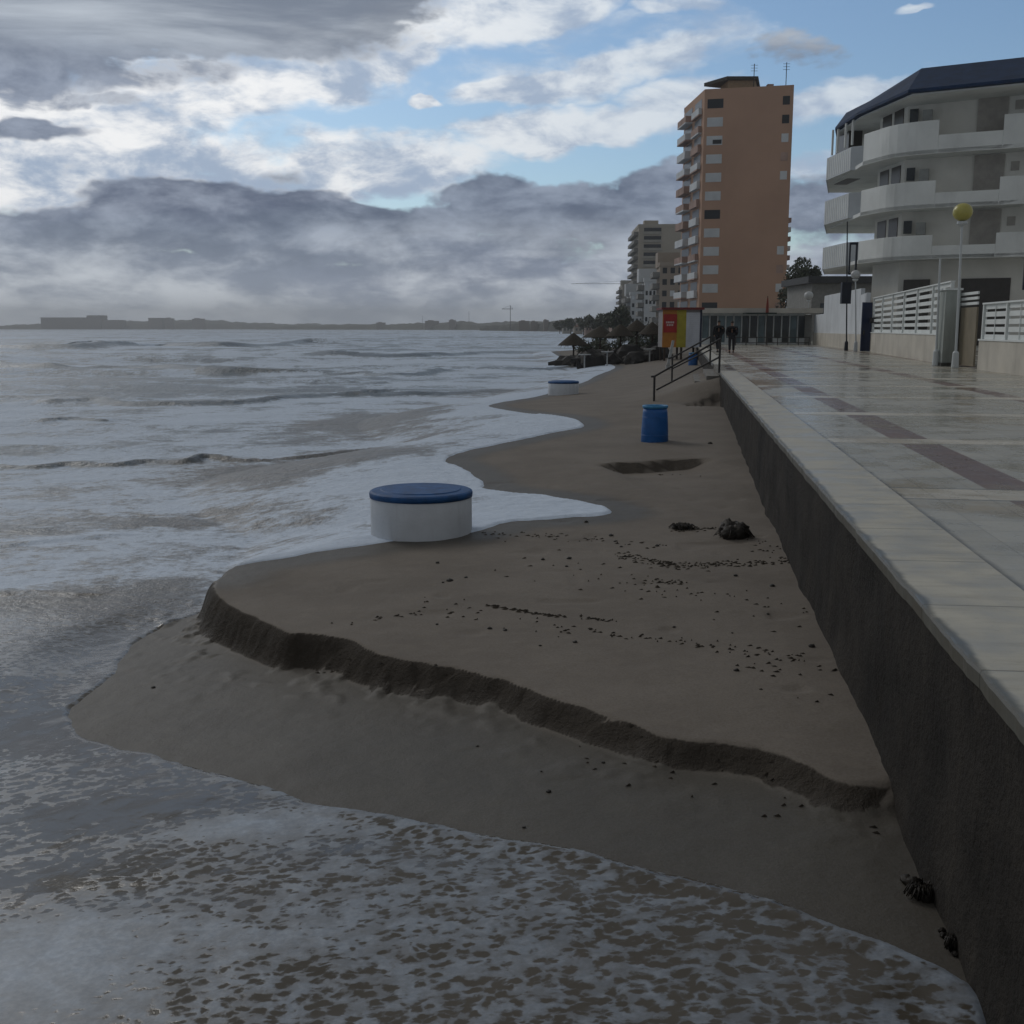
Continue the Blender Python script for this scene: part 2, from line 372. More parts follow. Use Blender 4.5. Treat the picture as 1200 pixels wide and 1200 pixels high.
for a in ((120, 950, 150, 20, -.30), (30, 1035, 70, 12, -.30), (60, 690, 170, 12, -.30), (60, 835, 120, 30, -.28), (360, 550, 125, 17, -.75), (440, 490, 75, 7, -.65), (150, 450, 180, 8, -.15), (420, 455, 160, 6, -.15), (200, 600, 150, 10, -.15), (420, 905, 250, 14, -.05), (700, 1180, 260, 30, -.03), (850, 1090, 120, 20, -.05)):
    foam += a[4]*gsp(a[0], a[1], a[2], a[3])
foam += .45*np.exp(-(sd/.07)**2)*(WY < 8.5)*(sst(.6, 1.2, WX)*1.0+.25)+.25*np.exp(-(sd/.8)**2)*sst(10, 14, WY)
foam += .3*sst(60, 400, WY)*0 - .55*crestm-.10*np.clip(Wv, -.2, .5)
brown = np.clip(gsp(370, 550, 120, 17)*1.3, 0, 1)+np.clip(gsp(440, 490, 75, 7)*1.3, 0, 1)+gsp(70, 690, 200, 14)*.2+gsp(120, 945, 200, 30)*.2
deep = np.clip(deep-brown, 0, 1)
def sea_mat():
    m, g, b = base('sea_water'); p = g.pos(); fo = g.attr('foam'); dp = g.attr('deep'); sc_ = g.attr('far')
    near = g.math('SUBTRACT', 1., sc_)
    w = g.noise(p, 5, 3, .6, col=True); pw = g.vm('ADD', p, g.vm('MULTIPLY', g.vm('SUBTRACT', w, (.5, .5, .5)), (.12, .12, 0.)))
    pw = g.mapv(pw, (1, 1.45, 0))
    v = g.voro(pw, 15); v2 = g.voro(pw, 34); n = g.noise(pw, 6.2, 6, .66); nf = g.noise(g.mapv(p, (1, 1, 0)), 70, 3, .6)
    nearpat = g.math('ADD', g.math('ADD', g.math('MULTIPLY', v, .52), g.math('MULTIPLY', v2, .18)), g.math('ADD', g.math('MULTIPLY', n, .55), g.math('MULTIPLY', nf, .12)))
    # streaky foam farther out, three scales
    pf = g.mapv(p, (.9, 1., 0)); f1 = g.noise(pf, 1.5, 6, .68, .4); f2 = g.noise(g.mapv(p, (.5, .9, 0)), .30, 5, .62, .3); f3 = g.noise(g.mapv(p, (.4, 1., 0)), .05, 5, .6)
    f0 = g.noise(g.mapv(p, (.8, 1., 0)), 7.5, 5, .72)
    farpat = g.math('ADD', g.math('MULTIPLY', f1, .50), g.math('ADD', g.math('MULTIPLY', f2, .35), g.math('ADD', g.math('MULTIPLY', f3, .15), g.math('MULTIPLY', f0, .32))))
    T = g.math('SUBTRACT', 1.02, g.math('MULTIPLY', fo, .78))
    fn = g.step(nearpat, g.math('SUBTRACT', T, .11), g.math('ADD', T, .09))
    T2 = g.math('SUBTRACT', .93, g.math('MULTIPLY', fo, .55))
    ff = g.step(farpat, g.math('SUBTRACT', T2, .06), g.math('ADD', T2, .09))
    o = g.new('ShaderNodeMix'); g.put(o.inputs[0], sc_); g.put(o.inputs[2], fn); g.put(o.inputs[3], ff); F_ = o.outputs[0]
    wc = g.mix(dp, (.074, .064, .050), (.062, .086, .106))
    wc = g.mix(g.step(g.noise(p, 1.1, 4, .6), .35, .7, 0, .5), wc, g.mix(dp, (.110, .095, .077), (.10, .130, .155)))
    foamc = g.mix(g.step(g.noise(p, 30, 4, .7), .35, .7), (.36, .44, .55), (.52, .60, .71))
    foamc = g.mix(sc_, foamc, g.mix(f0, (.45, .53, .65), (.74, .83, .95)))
    thin = g.math('ADD', g.math('MULTIPLY', fo, .50), g.math('MULTIPLY', g.step(n, .38, .68), .22), clamp=True)
    o2 = g.new('ShaderNodeMix'); g.put(o2.inputs[0], sc_); g.put(o2.inputs[2], thin); o2.inputs[3].default_value = .88
    c = g.mix(g.math('MULTIPLY', F_, o2.outputs[0]), wc, foamc)
    g.put(b.inputs['Base Color'], c)
    g.put(b.inputs['Roughness'], g.math('ADD', g.math('ADD', .12, g.math('MULTIPLY', sc_, .20)), g.math('MULTIPLY', F_, .35)))
    b.inputs['IOR'].default_value = 1.33; b.inputs['Specular IOR Level'].default_value = .5
    hn = g.math('ADD', g.math('MULTIPLY', F_, .15), g.math('MULTIPLY', g.noise(p, 12, 4, .6), .6))
    b1 = g.bump(hn, g.math('MULTIPLY', near, .32), .009)
    hf = g.math('ADD', g.noise(g.mapv(p, (.85, 1., 0)), 2.6, 6, .68), g.math('MULTIPLY', g.noise(g.mapv(p, (.3, 1., 0)), .35, 4, .6), 2.2))
    b2 = g.bump(hf, g.math('MULTIPLY', sc_, g.math('ADD', .45, g.math('MULTIPLY', g.attr('away'), .5))), .14, b1)
    g.put(b.inputs['Normal'], b2)
    return m
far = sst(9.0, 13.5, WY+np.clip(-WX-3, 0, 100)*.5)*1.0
sheet('sea', WX, WY, WZ, sea_mat(), sd > -.5, {'foam': foam, 'deep': deep, 'far': far, 'away': sst(12, 26, WY)})

# ------------------------------------------------------------ sea wall and promenade
def prom_mat(coping=False):
    m, g, b = base('coping_stone' if coping else 'wet_paving'); p = g.pos()
    sp = g.math('ADD', g.vm('DOT_PRODUCT', p, (SA, CA, 0)), -X0*SA); tp = g.math('ADD', g.vm('DOT_PRODUCT', p, (CA, -SA, 0)), -X0*CA)
    cb = g.new('ShaderNodeCombineXYZ'); g.put(cb.inputs[0], sp); g.put(cb.inputs[1], tp); q = cb.outputs[0]
    n1 = g.noise(p, .55, 5, .62); n2 = g.noise(p, 2.6, 5, .62); n3 = g.noise(p, 40, 4, .7)
    if coping:
        c = g.mix(g.step(n2, .3, .7), (.36, .335, .275), (.47, .445, .375))
        c = g.mix(g.step(g.noise(g.mapv(q, (1, .15, 1)), 9, 5, .7), .45, .75, 0, .6), c, (.25, .225, .18))
        c = g.mix(g.step(n3, .55, .8, 0, .5), c, (.20, .20, .18))
        ms = g.math('ABSOLUTE', g.math('SUBTRACT', g.math('FRACT', g.math('DIVIDE', sp, 1.02)), .5))
        jt = g.step(ms, .488, .498); c = g.mix(g.math('MULTIPLY', jt, .65), c, (.10, .10, .09))
        rough = g.step(n2, .35, .65, .30, .60)
        # darker along the free edge and down its side face
        ed = g.step(g.math('ADD', tp, g.math('MULTIPLY', g.math('SUBTRACT', n2, .5), .12)), -.012, .03, .88, 0); c = g.mix(ed, c, (.06, .06, .05))
        h = g.math('SUBTRACT', g.math('MULTIPLY', n3, .4), g.math('MULTIPLY', jt, 1.))
    else:
        fs = g.math('FRACT', g.math('DIVIDE', g.math('ADD', sp, 3.9), 4.25)); ft = g.math('FRACT', g.math('DIVIDE', g.math('ADD', tp, 2.23), 3.55))
        band = g.step(g.math('ABSOLUTE', g.math('SUBTRACT', fs, .5)), .425, .435)         # pale cross bands
        strip = g.math('MULTIPLY', g.step(g.math('ABSOLUTE', g.math('SUBTRACT', ft, .06)), .064, .058), g.math('SUBTRACT', 1., band))
        br = g.new('ShaderNodeTexBrick'); br.offset = 0; g.put(br.inputs['Vector'], q); br.inputs['Scale'].default_value = 1
        br.inputs['Brick Width'].default_value = .4; br.inputs['Row Height'].default_value = .4; br.inputs['Mortar Size'].default_value = .006; br.inputs['Mortar Smooth'].default_value = .3
        br.inputs['Color1'].default_value = (.93, .93, .93, 1); br.inputs['Color2'].default_value = (1.05, 1.05, 1.05, 1); br.inputs['Mortar'].default_value = (.72, .72, .72, 1)
        c = g.mix(g.step(n1, .3, .7), (.30, .285, .24), (.405, .39, .34))
        c = g.mix(band, c, (.52, .48, .40)); c = g.mix(strip, c, (.155, .098, .08))
        st = g.step(g.noise(p, .38, 4, .6, 1.2), .55, .68, 0, .6); c = g.mix(st, c, (.27, .21, .12))
        c = g.mix(1., c, br.outputs[0], 'MULTIPLY')
        es = g.math('ABSOLUTE', g.math('SUBTRACT', fs, .5)); jl = g.math('MULTIPLY', g.step(g.math('ABSOLUTE', g.math('SUBTRACT', es, .43)), .006, .003), .8)
        c = g.mix(jl, c, (.07, .07, .06))
        c = g.mix(g.step(n3, .5, .8, 0, .4), c, (.13, .125, .11))
        kj = g.step(g.math('ADD', tp, g.math('MULTIPLY', g.math('SUBTRACT', n2, .5), .10)), .535, .60, .85, 0); c = g.mix(kj, c, (.055, .05, .04))
        rough = g.step(g.math('ADD', n1, g.math('MULTIPLY', g.math('SUBTRACT', n2, .5), .6)), .38, .66, .15, .45)
        h = g.math('ADD', g.math('MULTIPLY', n2, .25), g.math('MULTIPLY', n3, .12))
    g.put(b.inputs['Base Color'], c); g.put(b.inputs['Roughness'], rough); b.inputs['Specular IOR Level'].default_value = .5
    g.put(b.inputs['Normal'], g.bump(h, .3, .006))
    return m
def wall_mat():
    m, g, b = base('dark_wall_concrete'); p = g.pos()
    n1 = g.noise(p, 1.2, 6, .65); n2 = g.noise(g.mapv(p, (1, 1, .2)), 5, 5, .65); n3 = g.noise(p, 24, 5, .7)
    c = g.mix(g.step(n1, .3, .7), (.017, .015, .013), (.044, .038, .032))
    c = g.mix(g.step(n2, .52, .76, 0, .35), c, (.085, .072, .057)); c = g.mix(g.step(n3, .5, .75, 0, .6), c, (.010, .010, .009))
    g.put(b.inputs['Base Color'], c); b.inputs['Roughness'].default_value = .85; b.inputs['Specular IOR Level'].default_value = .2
    g.put(b.inputs['Normal'], g.bump(g.math('ADD', n3, n1), .9, .03)); return m
WALLM = wall_mat()
sw_root = empty('sea_wall', PR(5, 0, -1.2), 'long dark stained concrete sea wall with pale stone coping along the wet promenade', 'sea wall')
def wallface(s0, s1, step, off, zb, zt, amp, nz=14):
    n = int((s1-s0)/step); ss = np.linspace(s0, s1, n+1); zs = np.linspace(zb, zt, nz)
    mb = MB(); vs = []
    for s in ss:
        for z in zs:
            t = off + amp*float(fbm(np.array(s*2.1), np.array(z*3.+4), 4, 8)) - .10*max(0, (-z-.9))*(1+.5*float(fbm(np.array(s*.7), np.array(2.), 2, 8)))
            vs.append(PR(s, t, z))
    fs = [(i*nz+j, i*nz+j+1, (i+1)*nz+j+1, (i+1)*nz+j) for i in range(n) for j in range(nz-1)]
    return mb.add(vs, fs)
mb = wallface(-6, 34, .12, .01, -2.2, -.055, .035)
mb.prism([PR(-6, .06)[:2], PR(34, .06)[:2], PR(34, .5)[:2], PR(-6, .5)[:2]], -2.2, -.06)
mb.prism([PR(40.5, .01)[:2], PR(92, .01)[:2], PR(92, .5)[:2], PR(40.5, .5)[:2]], -2.6, -.06)
mb.prism([PR(34, .3)[:2], PR(40.5, .3)[:2], PR(40.5, .5)[:2], PR(34, .5)[:2]], -2.6, -.06)
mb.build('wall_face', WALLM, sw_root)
mb = MB(); n = 520; rows = []
for i in range(n+1):
    s = -6+40*i/n; e = .009*float(fbm(np.array(s*3.), np.array(0.), 4, 15))+.006*float(fbm(np.array(s*17.), np.array(0.), 2, 16)); fr = (s/1.02) % 1
    if min(fr, 1-fr) < .03: e += .006
    for t, z in ((-.0+e, -.075), (-.022+e, -.07), (-.026+e, -.01), (-.02+e, .003), (-.01+e, .006), (.27, .010), (.53, .012), (.535, -.05)): rows.append(PR(s, t, z))
mb.add(rows, [(i*8+j, (i+1)*8+j, (i+1)*8+j+1, i*8+j+1) for i in range(n) for j in range(7)])
mb.prism([PR(34, -.03)[:2], PR(34.4, -.03)[:2], PR(34.4, .53)[:2], PR(34, .53)[:2]], -.07, .012)
mb.prism([PR(40.5, -.03)[:2], PR(92, -.03)[:2], PR(92, .53)[:2], PR(40.5, .53)[:2]], -.07, .012)
mb.build('coping', prom_mat(True), sw_root)
mb = MB(); mb.prism([PR(-8, .5)[:2], PR(34.4, .5)[:2], PR(34.4, .1)[:2], PR(40.5, .1)[:2], PR(40.5, .5)[:2], PR(200, .5)[:2], PR(200, 70)[:2], PR(-8, 70)[:2]], -.5, 0)
pv = mb.build('promenade', prom_mat(False)); pv['kind'] = 'structure'
# ------------------------------------------------------------ sky: Nishita with cloud decks, and the sun behind thin cloud to the front left
SUN_AZ, SUN_EL = math.radians(-38), math.radians(34)
w = bpy.data.worlds.new('World'); S.world = w; w.use_nodes = True; g = G(w.node_tree)
sky = g.new('ShaderNodeTexSky', sky_type='NISHITA'); sky.sun_disc = False; sky.sun_elevation = SUN_EL; sky.sun_rotation = SUN_AZ
sky.air_density = 1.0; sky.dust_density = .6; sky.ozone_density = 1.6; sky.altitude = 10
SKS = .1
d = g.new('ShaderNodeTexCoord').outputs['Generated']; sx = g.new('ShaderNodeSeparateXYZ'); g.put(sx.inputs[0], g.vm('NORMALIZE', d))
az = g.math('ARCTAN2', sx.outputs[0], sx.outputs[1]); el = g.math('ARCSINE', sx.outputs[2])
cb = g.new('ShaderNodeCombineXYZ'); g.put(cb.inputs[0], az); g.put(cb.inputs[1], el); AE = cb.outputs[0]
D3 = g.vm('NORMALIZE', d)
wn = g.noise(g.mapv(D3, (1, 1, 1.6)), 9, 4, .6, col=True); AW = g.vm('ADD', AE, g.vm('MULTIPLY', g.vm('SUBTRACT', wn, (.5, .5, .5)), (.11, .055, 0.)))
def sph(px, py):
    x, y, z = ray(px, py); return math.atan2(x, y), math.atan2(z, math.hypot(x, y))
def blobs(lst, vec):
    acc = None
    for px, py, rx, ry, rot, wt in lst:
        a, e = sph(px, py)
        m = g.mapv(vec, (rx/F*1.0, ry/F*1.0, 1), (a, e, 0), (0, 0, math.radians(rot)), 'TEXTURE')
        v = g.step(g.vm('LENGTH', m), 1.35, .35, 0, wt)
        acc = v if acc is None else g.math('MAXIMUM', acc, v)
    return acc
WHITE = [(120, 200, 330, 70, 0, .95), (60, 160, 190, 90, 0, 1), (230, 110, 240, 60, 12, .75), (430, 70, 95, 34, 14, 1), (330, 100, 120, 40, 10, .8), (600, 14, 150, 40, 10, .9), (500, 127, 30, 9, 0, 1),
         (620, 110, 95, 20, 8, .8), (740, 78, 120, 34, 14, .85), (690, 150, 190, 28, 5, .95), (800, 120, 110, 36, 8, .8), (420, 195, 190, 42, 3, .95), (350, 230, 120, 36, 0, .9), (980, 118, 110, 26, 8, .9), (980, 95, 60, 14, 8, .7),
         (1070, 20, 34, 6, 0, .6), (800, 0, 60, 14, 0, .7), (720, 60, 240, 60, 10, .42), (560, 330, 300, 40, 0, .75), (960, 190, 60, 20, 0, .5), (960, 300, 80, 30, 0, .7), (480, 30, 90, 40, 10, .8)]
DARK = [(150, 12, 330, 56, -3, .95), (-60, 50, 230, 60, 0, .85), (350, 0, 190, 34, 4, .85), (50, 155, 70, 16, 0, .75), (190, 90, 160, 22, 4, .5), (130, 120, 90, 14, 0, .5), (90, 205, 60, 12, 0, .45), (320, 225, 60, 26, 0, .55),
        (220, 262, 150, 52, 0, 1), (330, 275, 170, 50, 0, 1), (60, 290, 160, 52, 0, .9), (480, 275, 130, 38, 0, .95), (580, 225, 70, 28, 0, .85), (640, 255, 140, 42, 0, 1), (740, 260, 90, 48, 0, 1), (800, 235, 80, 50, 0, .95), (960, 240, 80, 50, 0, .8), (1100, 250, 140, 60, 0, .8),
        (250, 330, 420, 40, 0, .85), (0, 350, 260, 40, 0, .9), (560, 300, 220, 28, 0, .8), (930, 55, 70, 30, -10, .55), (-250, 300, 300, 80, 0, 1), (900, 330, 300, 30, 0, .7)]
bw = blobs(WHITE, AW); bd = blobs(DARK, AW)
P3 = g.mapv(D3, (1, 1, 3.2)); n1 = g.noise(P3, 7, 8, .62, .3); n2 = g.noise(g.mapv(D3, (1, 1, 2.2)), 16, 7, .6, .2); n3 = g.noise(g.mapv(D3, (1, 1, 5)), 3.2, 7, .6, .5)
# everything outside the photographed part of the sky: broken to heavy overcast, unseen, its greys set for the light it gives the ground
offv = g.math('MAXIMUM', g.step(el, .30, .42), g.step(g.math('ABSOLUTE', az), .56, .85))
bd = g.math('MAXIMUM', bd, g.math('MULTIPLY', offv, 1.0)); bw = g.math('MAXIMUM', bw, g.math('MULTIPLY', offv, .8))
fw = g.step(g.math('ADD', bw, g.math('MULTIPLY', g.math('SUBTRACT', n1, .5), 1.7)), .30, .80)
lowc_ = g.step(el, .085, .03)
bd = g.math('MAXIMUM', bd, g.math('MULTIPLY', lowc_, 1.25))
fd = g.step(g.math('ADD', bd, g.math('MULTIPLY', g.math('SUBTRACT', n2, .5), 1.3)), .36, .66)
low = g.step(el, .11, .02)
# cloud radiances (before the background strength)
def K(r, gg, b): 
    f = lambda c: ((c/255+.055)/1.055)**2.4 if c > 10 else c/255/12.92
    return tuple(f(c)/SKS for c in (r, gg, b))
blue = g.mix(1., sky.outputs[0], (.78, .88, .95), 'MULTIPLY')
leftb = g.step(az, .25, -.30)
whc = g.mix(g.step(n2, .35, .62), K(165, 182, 205), g.mix(leftb, K(212, 222, 232), K(252, 253, 254)))
dn = g.step(g.math('ADD', g.math('MULTIPLY', n2, .6), g.math('MULTIPLY', n1, .4)), .36, .66)
dn = g.math('ADD', dn, g.math('MULTIPLY', g.math('SUBTRACT', g.noise(g.mapv(D3, (1, 1, 2)), 26, 5, .6), .5), .9), clamp=True)
dkc = g.mix(dn, K(88, 99, 121), K(150, 161, 180))
lowc = g.mix(g.step(g.math('ADD', g.math('MULTIPLY', n3, .6), g.math('MULTIPLY', n2, .4)), .42, .60), K(140, 151, 170), K(232, 238, 245)); dkc = g.mix(g.math('MULTIPLY', low, .85), dkc, lowc)
topc = g.mix(g.step(n3, .35, .65), K(122, 131, 146), K(190, 198, 208)); dkc = g.mix(g.step(el, .19, .25), dkc, topc)
offc = g.mix(g.step(n3, .3, .7), K(108, 111, 114), K(143, 146, 149)); dkc = g.mix(offv, dkc, offc)
col = g.mix(fw, blue, whc)
edge = g.math('MULTIPLY', fd, .97); col = g.mix(edge, col, dkc)
hz = g.step(el, .05, -.01, 0, .6); col = g.mix(hz, col, K(170, 181, 196))
bg = g.n['Background']; g.put(bg.inputs[0], col); bg.inputs[1].default_value = SKS
w.cycles.sampling_method = 'MANUAL'; w.cycles.sample_map_resolution = 512
sl = bpy.data.lights.new('sun', 'SUN'); sl.energy = .75; sl.angle = math.radians(22); sl.color = (1, .975, .94)
so = bpy.data.objects.new('sun', sl); COL.objects.link(so)
sv = Vector((math.sin(SUN_AZ)*math.cos(SUN_EL), math.cos(SUN_AZ)*math.cos(SUN_EL), math.sin(SUN_EL)))
so.rotation_euler = sv.to_track_quat('Z', 'Y').to_euler(); so.location = sv*50
S.view_settings.view_transform = 'Standard'; S.view_settings.look = 'None'; S.view_settings.gamma = 1; S.view_settings.exposure = 0
S.render.engine = 'CYCLES'
# ------------------------------------------------------------ things on the beach
def gz(x, y): return float(terrain(np.array([[x]]), np.array([[y]]))[0, 0])
def ground(px, py):
    z = -1.1
    for _ in range(25):
        x, y, _z = P(px, py, z); z = .5*z+.5*gz(x, y)
    return Vector((x, y, z))
M_WHITE = mat('drum_white_paint', (.58, .61, .65), .7, .06, 2.5, .25, 30, .3, .35)
M_LID = mat('blue_lid_paint', (.006, .065, .20), .65, .25, 6, .2, 50, .4)
M_BIN = mat('blue_bin_plastic', (.012, .10, .32), .45, .12, 5, .1, 60, .4, .2)
M_BINT = mat('bin_rim_blue', (.05, .22, .42), .5, .2, 14)
M_RAIL = mat('dark_rail_metal', (.022, .02, .02), .5, .2, 9, 0, 40, .4)
def drum(px0, px1, py, label):
    c = ground((px0+px1)/2, py); r = (px1-px0)/2/F*math.hypot(c.x, c.y); c.y += r*.92; c.z = gz(c.x, c.y-r)-.0
    e = empty('round_concrete_well', c, label, 'concrete well', 'white drums with blue lids along the beach')
    h = r*.745
    m = MB().lathe(c, [(r*.995, -.7), (r, 0), (r, h*.5), (r, h-.02), (r*.985, h), (.02, h)], 72); m.build('drum_wall', M_WHITE, e, bevel=0)
    MB().lathe(c, [(r*.93, h+.003), (r*1.012, h-.012), (r*1.018, h+.03), (r*1.01, h+.055), (r*.97, h+.068), (r*.80, h+.075), (r*.78, h+.085), (.02, h+.09)], 72).build('lid', M_LID, e, smooth=False)
    for o in e.children:
        for p in o.data.polygons: p.use_smooth = abs(p.normal.z) < .7
    return e
drum(427, 552, 634, 'large white concrete drum with a dark blue lid, nearest the camera on the cut bank')
drum(643, 679, 463, 'far small-looking white drum with a blue lid at the edge of the surf')
def blue_bin(px, py, wpx, label, big=True):
    c = ground(px, py); r = wpx/2/F*c.y; c.z -= .03
    e = empty('litter_bin', c, label, 'litter bin'); h = r*2.75
    MB().lathe(c, [(r*.98, 0), (r*1.0, .02), (r*.97, h*.4), (r*.90, h*.8), (r*.86, h*.93)], 40).build('barrel', M_BIN, e, smooth=False)
    MB().lathe(c, [(r*.87, h*.925), (r*.93, h*.93), (r*.93, h*.99), (r*.89, h*1.0), (r*.80, h*.99), (r*.80, h*.95)], 40).build('rim', M_BINT, e)
    m = MB()
    for k in range(3): m.lathe(c, [(r*(.985-.03*k), h*(.2+.24*k)), (r*(1.0-.03*k), h*(.21+.24*k)), (r*(.985-.03*k), h*(.22+.24*k))], 40)
    m.build('ribs', M_BIN, e)
    for o in e.children:
        for p in o.data.polygons: p.use_smooth = abs(p.normal.z) < .6
    return e
blue_bin(767, 517, 32, 'bright blue barrel litter bin standing in the sand in front of the stair railing')
bb = blue_bin(812, 428, 11, 'second blue litter bin, seen through the stair railing farther down the beach')

# beach stair and its two railings
M_STEP = mat('stair_concrete', (.17, .16, .145), .8, .2, 3, .4, 25, .3, .4)
st0 = PR(34.4, 0); e = empty('beach_stairs', PR(37.4, -1, -.9), 'concrete steps dropping from the promenade into the sand between two dark railings', 'stairs')
m = MB()
for k in range(6):
    m.prism([PR(34.45+.002*k, -.36*k-.0)[:2], PR(40.45-.002*k, -.36*k)[:2], PR(40.45-.002*k, -.36*(k+1)-(.02 if k < 5 else 0))[:2], PR(34.45+.002*k, -.36*(k+1)-(.02 if k < 5 else 0))[:2]], -2.2, -.17*(k+1)+.02)
m.build('steps', M_STEP, e, bevel=.01)
m = MB(); m.prism([PR(34.4, 0)[:2], PR(40.5, 0)[:2], PR(40.5, .29)[:2], PR(34.4, .29)[:2]], -.4, .006); m.build('landing', M_STEP, e)
def railing(pts, label, Yp, zb0, zb1):
    (tx, ty), (bx, by), mid0, mid1, ext = pts     # top of the upper post, top of the lower post
    A = Vector(at(tx, ty, Yp)); B = Vector(at(bx, by, Yp)); e = empty('stair_railing', (A.x, Yp, zb0), label, 'railing', 'dark railings of the beach stairs')
    r = .030
    MB().tube([(A.x, Yp, zb0), A], r+.004, 10).build('post', M_RAIL, e)
    MB().tube([(B.x, Yp, zb1), B], r+.004, 10).build('post', M_RAIL, e)
    X = Vector(at(*ext, Yp)); MB().tube([A+Vector((.02, 0, .0)), B+(A-B)*.12, B+Vector((0, 0, .0)), X], r, 10).build('handrail', M_RAIL, e)
    MB().tube([at(*mid0, Yp), at(*mid1, Yp)], r*.9, 10).build('lower_rail', M_RAIL, e)
    return e
railing([(844, 397), (767, 441), (844, 418), (769, 457), (763, 441.5)], 'near dark tube railing of the beach stairs, its foot behind the blue bin', 33.0, -.02, -1.4)
railing([(833, 394), (788, 419), (834, 409), (788, 432), (783, 420)], 'far dark tube railing of the beach stairs, behind the near one', 40.4, -.02, -1.4)

# seaweed, stones and drift litter
M_WEED = mat('seaweed_black_brown', (.018, .014, .010), .6, .5, 14, .6, 30, .3)
def weed(px, py, wpx, hpx, label, seed):
    c = ground(px, py); c.x -= .06 if py > 1000 else 0; W = wpx/F*c.y; Hh = hpx/F*c.y; r_ = random.Random(seed); m = MB()
    for k in range(7): m.lump((c.x+r_.uniform(-.2, .2)*W, c.y+r_.uniform(-.05, .15), c.z+Hh*.25), (W*r_.uniform(.2, .36), W*r_.uniform(.2, .36), Hh*r_.uniform(.35, .7)), seed+k, .28, 3, 3.2)
    for k in range(110):
        a = r_.uniform(0, 6.28); q = r_.uniform(.1, .6)*W; p0 = Vector((c.x+math.cos(a)*q*.5, c.y+math.sin(a)*q*.5, c.z+Hh*.5*r_.random()))
        p2 = Vector((c.x+math.cos(a)*q*1.3, c.y+math.sin(a)*q, c.z+.015)); m.tube([p0, (p0+p2)/2+Vector((0, 0, .05)), p2], .008, 4, .003)
    return tag(m.build('seaweed_clump', M_WEED, smooth=True), label, 'seaweed', 'dark seaweed clumps on the sand')
weed(861, 630, 34, 22, 'largest black seaweed heap on the upper sand, closest to the wall below the paving', 3)
weed(800, 620, 24, 5, 'low flat strand of black seaweed just left of the big heap', 9)
weed(1096, 1052, 30, 14, 'black weedy lump at the foot of the sea wall near the foreground foam', 17)
weed(1134, 1114, 16, 8, 'small black weedy lump at the wall foot, lower than the bigger one', 23)
M_STONE = mat('dark_stone', (.030, .027, .024), .6, .35, 30, .3, 60)
stones = [(513, 660, 5), (527, 681, 8), (636, 656, 5), (667, 655, 6), (664, 664, 4), (546, 677, 4), (519, 683, 4), (512, 732, 4), (574, 737, 6), (592, 739, 5), (674, 753, 6), (633, 757, 4), (863, 786, 7), (643, 928, 7), (614, 970, 5),
          (707, 894, 5), (905, 687, 6), (862, 675, 5), (180, 806, 5), (951, 758, 8), (716, 628, 6), (687, 612, 5), (770, 640, 5), (728, 641, 4), (832, 520, 5), (900, 720, 4), (790, 735, 4), (858, 742, 3)]
LB = {0: 'small dark stone near the big white drum', 9: 'dark stone on the pale middle of the cut sand bank', 12: 'dark stone on the sand between the cut bank and the sea wall',
      13: 'dark stone on the smooth wet sand below the cut bank', 14: 'small dark stone just above the foreground foam', 18: 'tiny dark stone alone on the wet sand tongue at far left'}
for i, (a, b, wpx) in enumerate(stones):
    c = ground(a, b); r = wpx/2/F*math.hypot(c.x, c.y); o = MB().lump((c.x, c.y, c.z+r*.25), (r, r*random.uniform(.7, 1.1), r*.6), i, .4, 2).build('stone', M_STONE, smooth=True)
    tag(o, LB.get(i, 'small dark wet stone lying loose on the sand beach'), 'stone', 'dark stones scattered on the sand')
def inpoly_rand(px, py, sx, sy): return px+rng.normal()*sx, py+rng.normal()*sy
m = MB(); nb = 0
LIT = [((560, 626), (700, 632), 3.5, 90), ((640, 628), (780, 640), 5, 60), ((725, 650), (800, 665), 4, 230), ((800, 662), (935, 658), 4, 260), ((790, 622), (860, 618), 2.5, 120), ((860, 625), (935, 655), 7, 60),
       ((570, 711), (650, 723), 1.5, 170), ((640, 722), (725, 727), 2, 70), ((395, 732), (510, 716), 2, 45), ((480, 708), (700, 745), 9, 60), ((650, 735), (800, 752), 3, 80), ((800, 752), (960, 774), 6, 110), ((860, 780), (1000, 795), 7, 30),
       ((740, 690), (830, 700), 8, 50), ((760, 680), (800, 684), 2.5, 60), ((560, 640), (950, 720), 22, 120), ((400, 780), (560, 815), 8, 30), ((560, 860), (980, 900), 30, 40), ((880, 770), (1010, 880), 14, 40), ((700, 880), (1040, 960), 18, 40),
       ((330, 770), (480, 815), 4, 40), ((800, 476), (850, 474), 1.2, 40), ((700, 545), (820, 548), 3, 20)]
for a, b, s_, n in LIT:
    n = int(n*.42)
    for k in range(n):
        t = rng.random(); q = (a[0]+(b[0]-a[0])*t+rng.normal()*s_*1.6, a[1]+(b[1]-a[1])*t+rng.normal()*s_*.55)
        z = -1.15
        for _ in range(2): x, y, _z = P(q[0], q[1], z); z = float(zup(x, y)) if q[1] < 790 else .5*float(zup(x, y))+.5*float(zlow(x, y))
        m.v.append((x, y, 9)); m.f.append((nb,)); nb += 1
pts = np.array(m.v); zz = terrain(pts[:, 0][:, None], pts[:, 1][:, None])[:, 0]
m = MB(); r_ = random.Random(4)
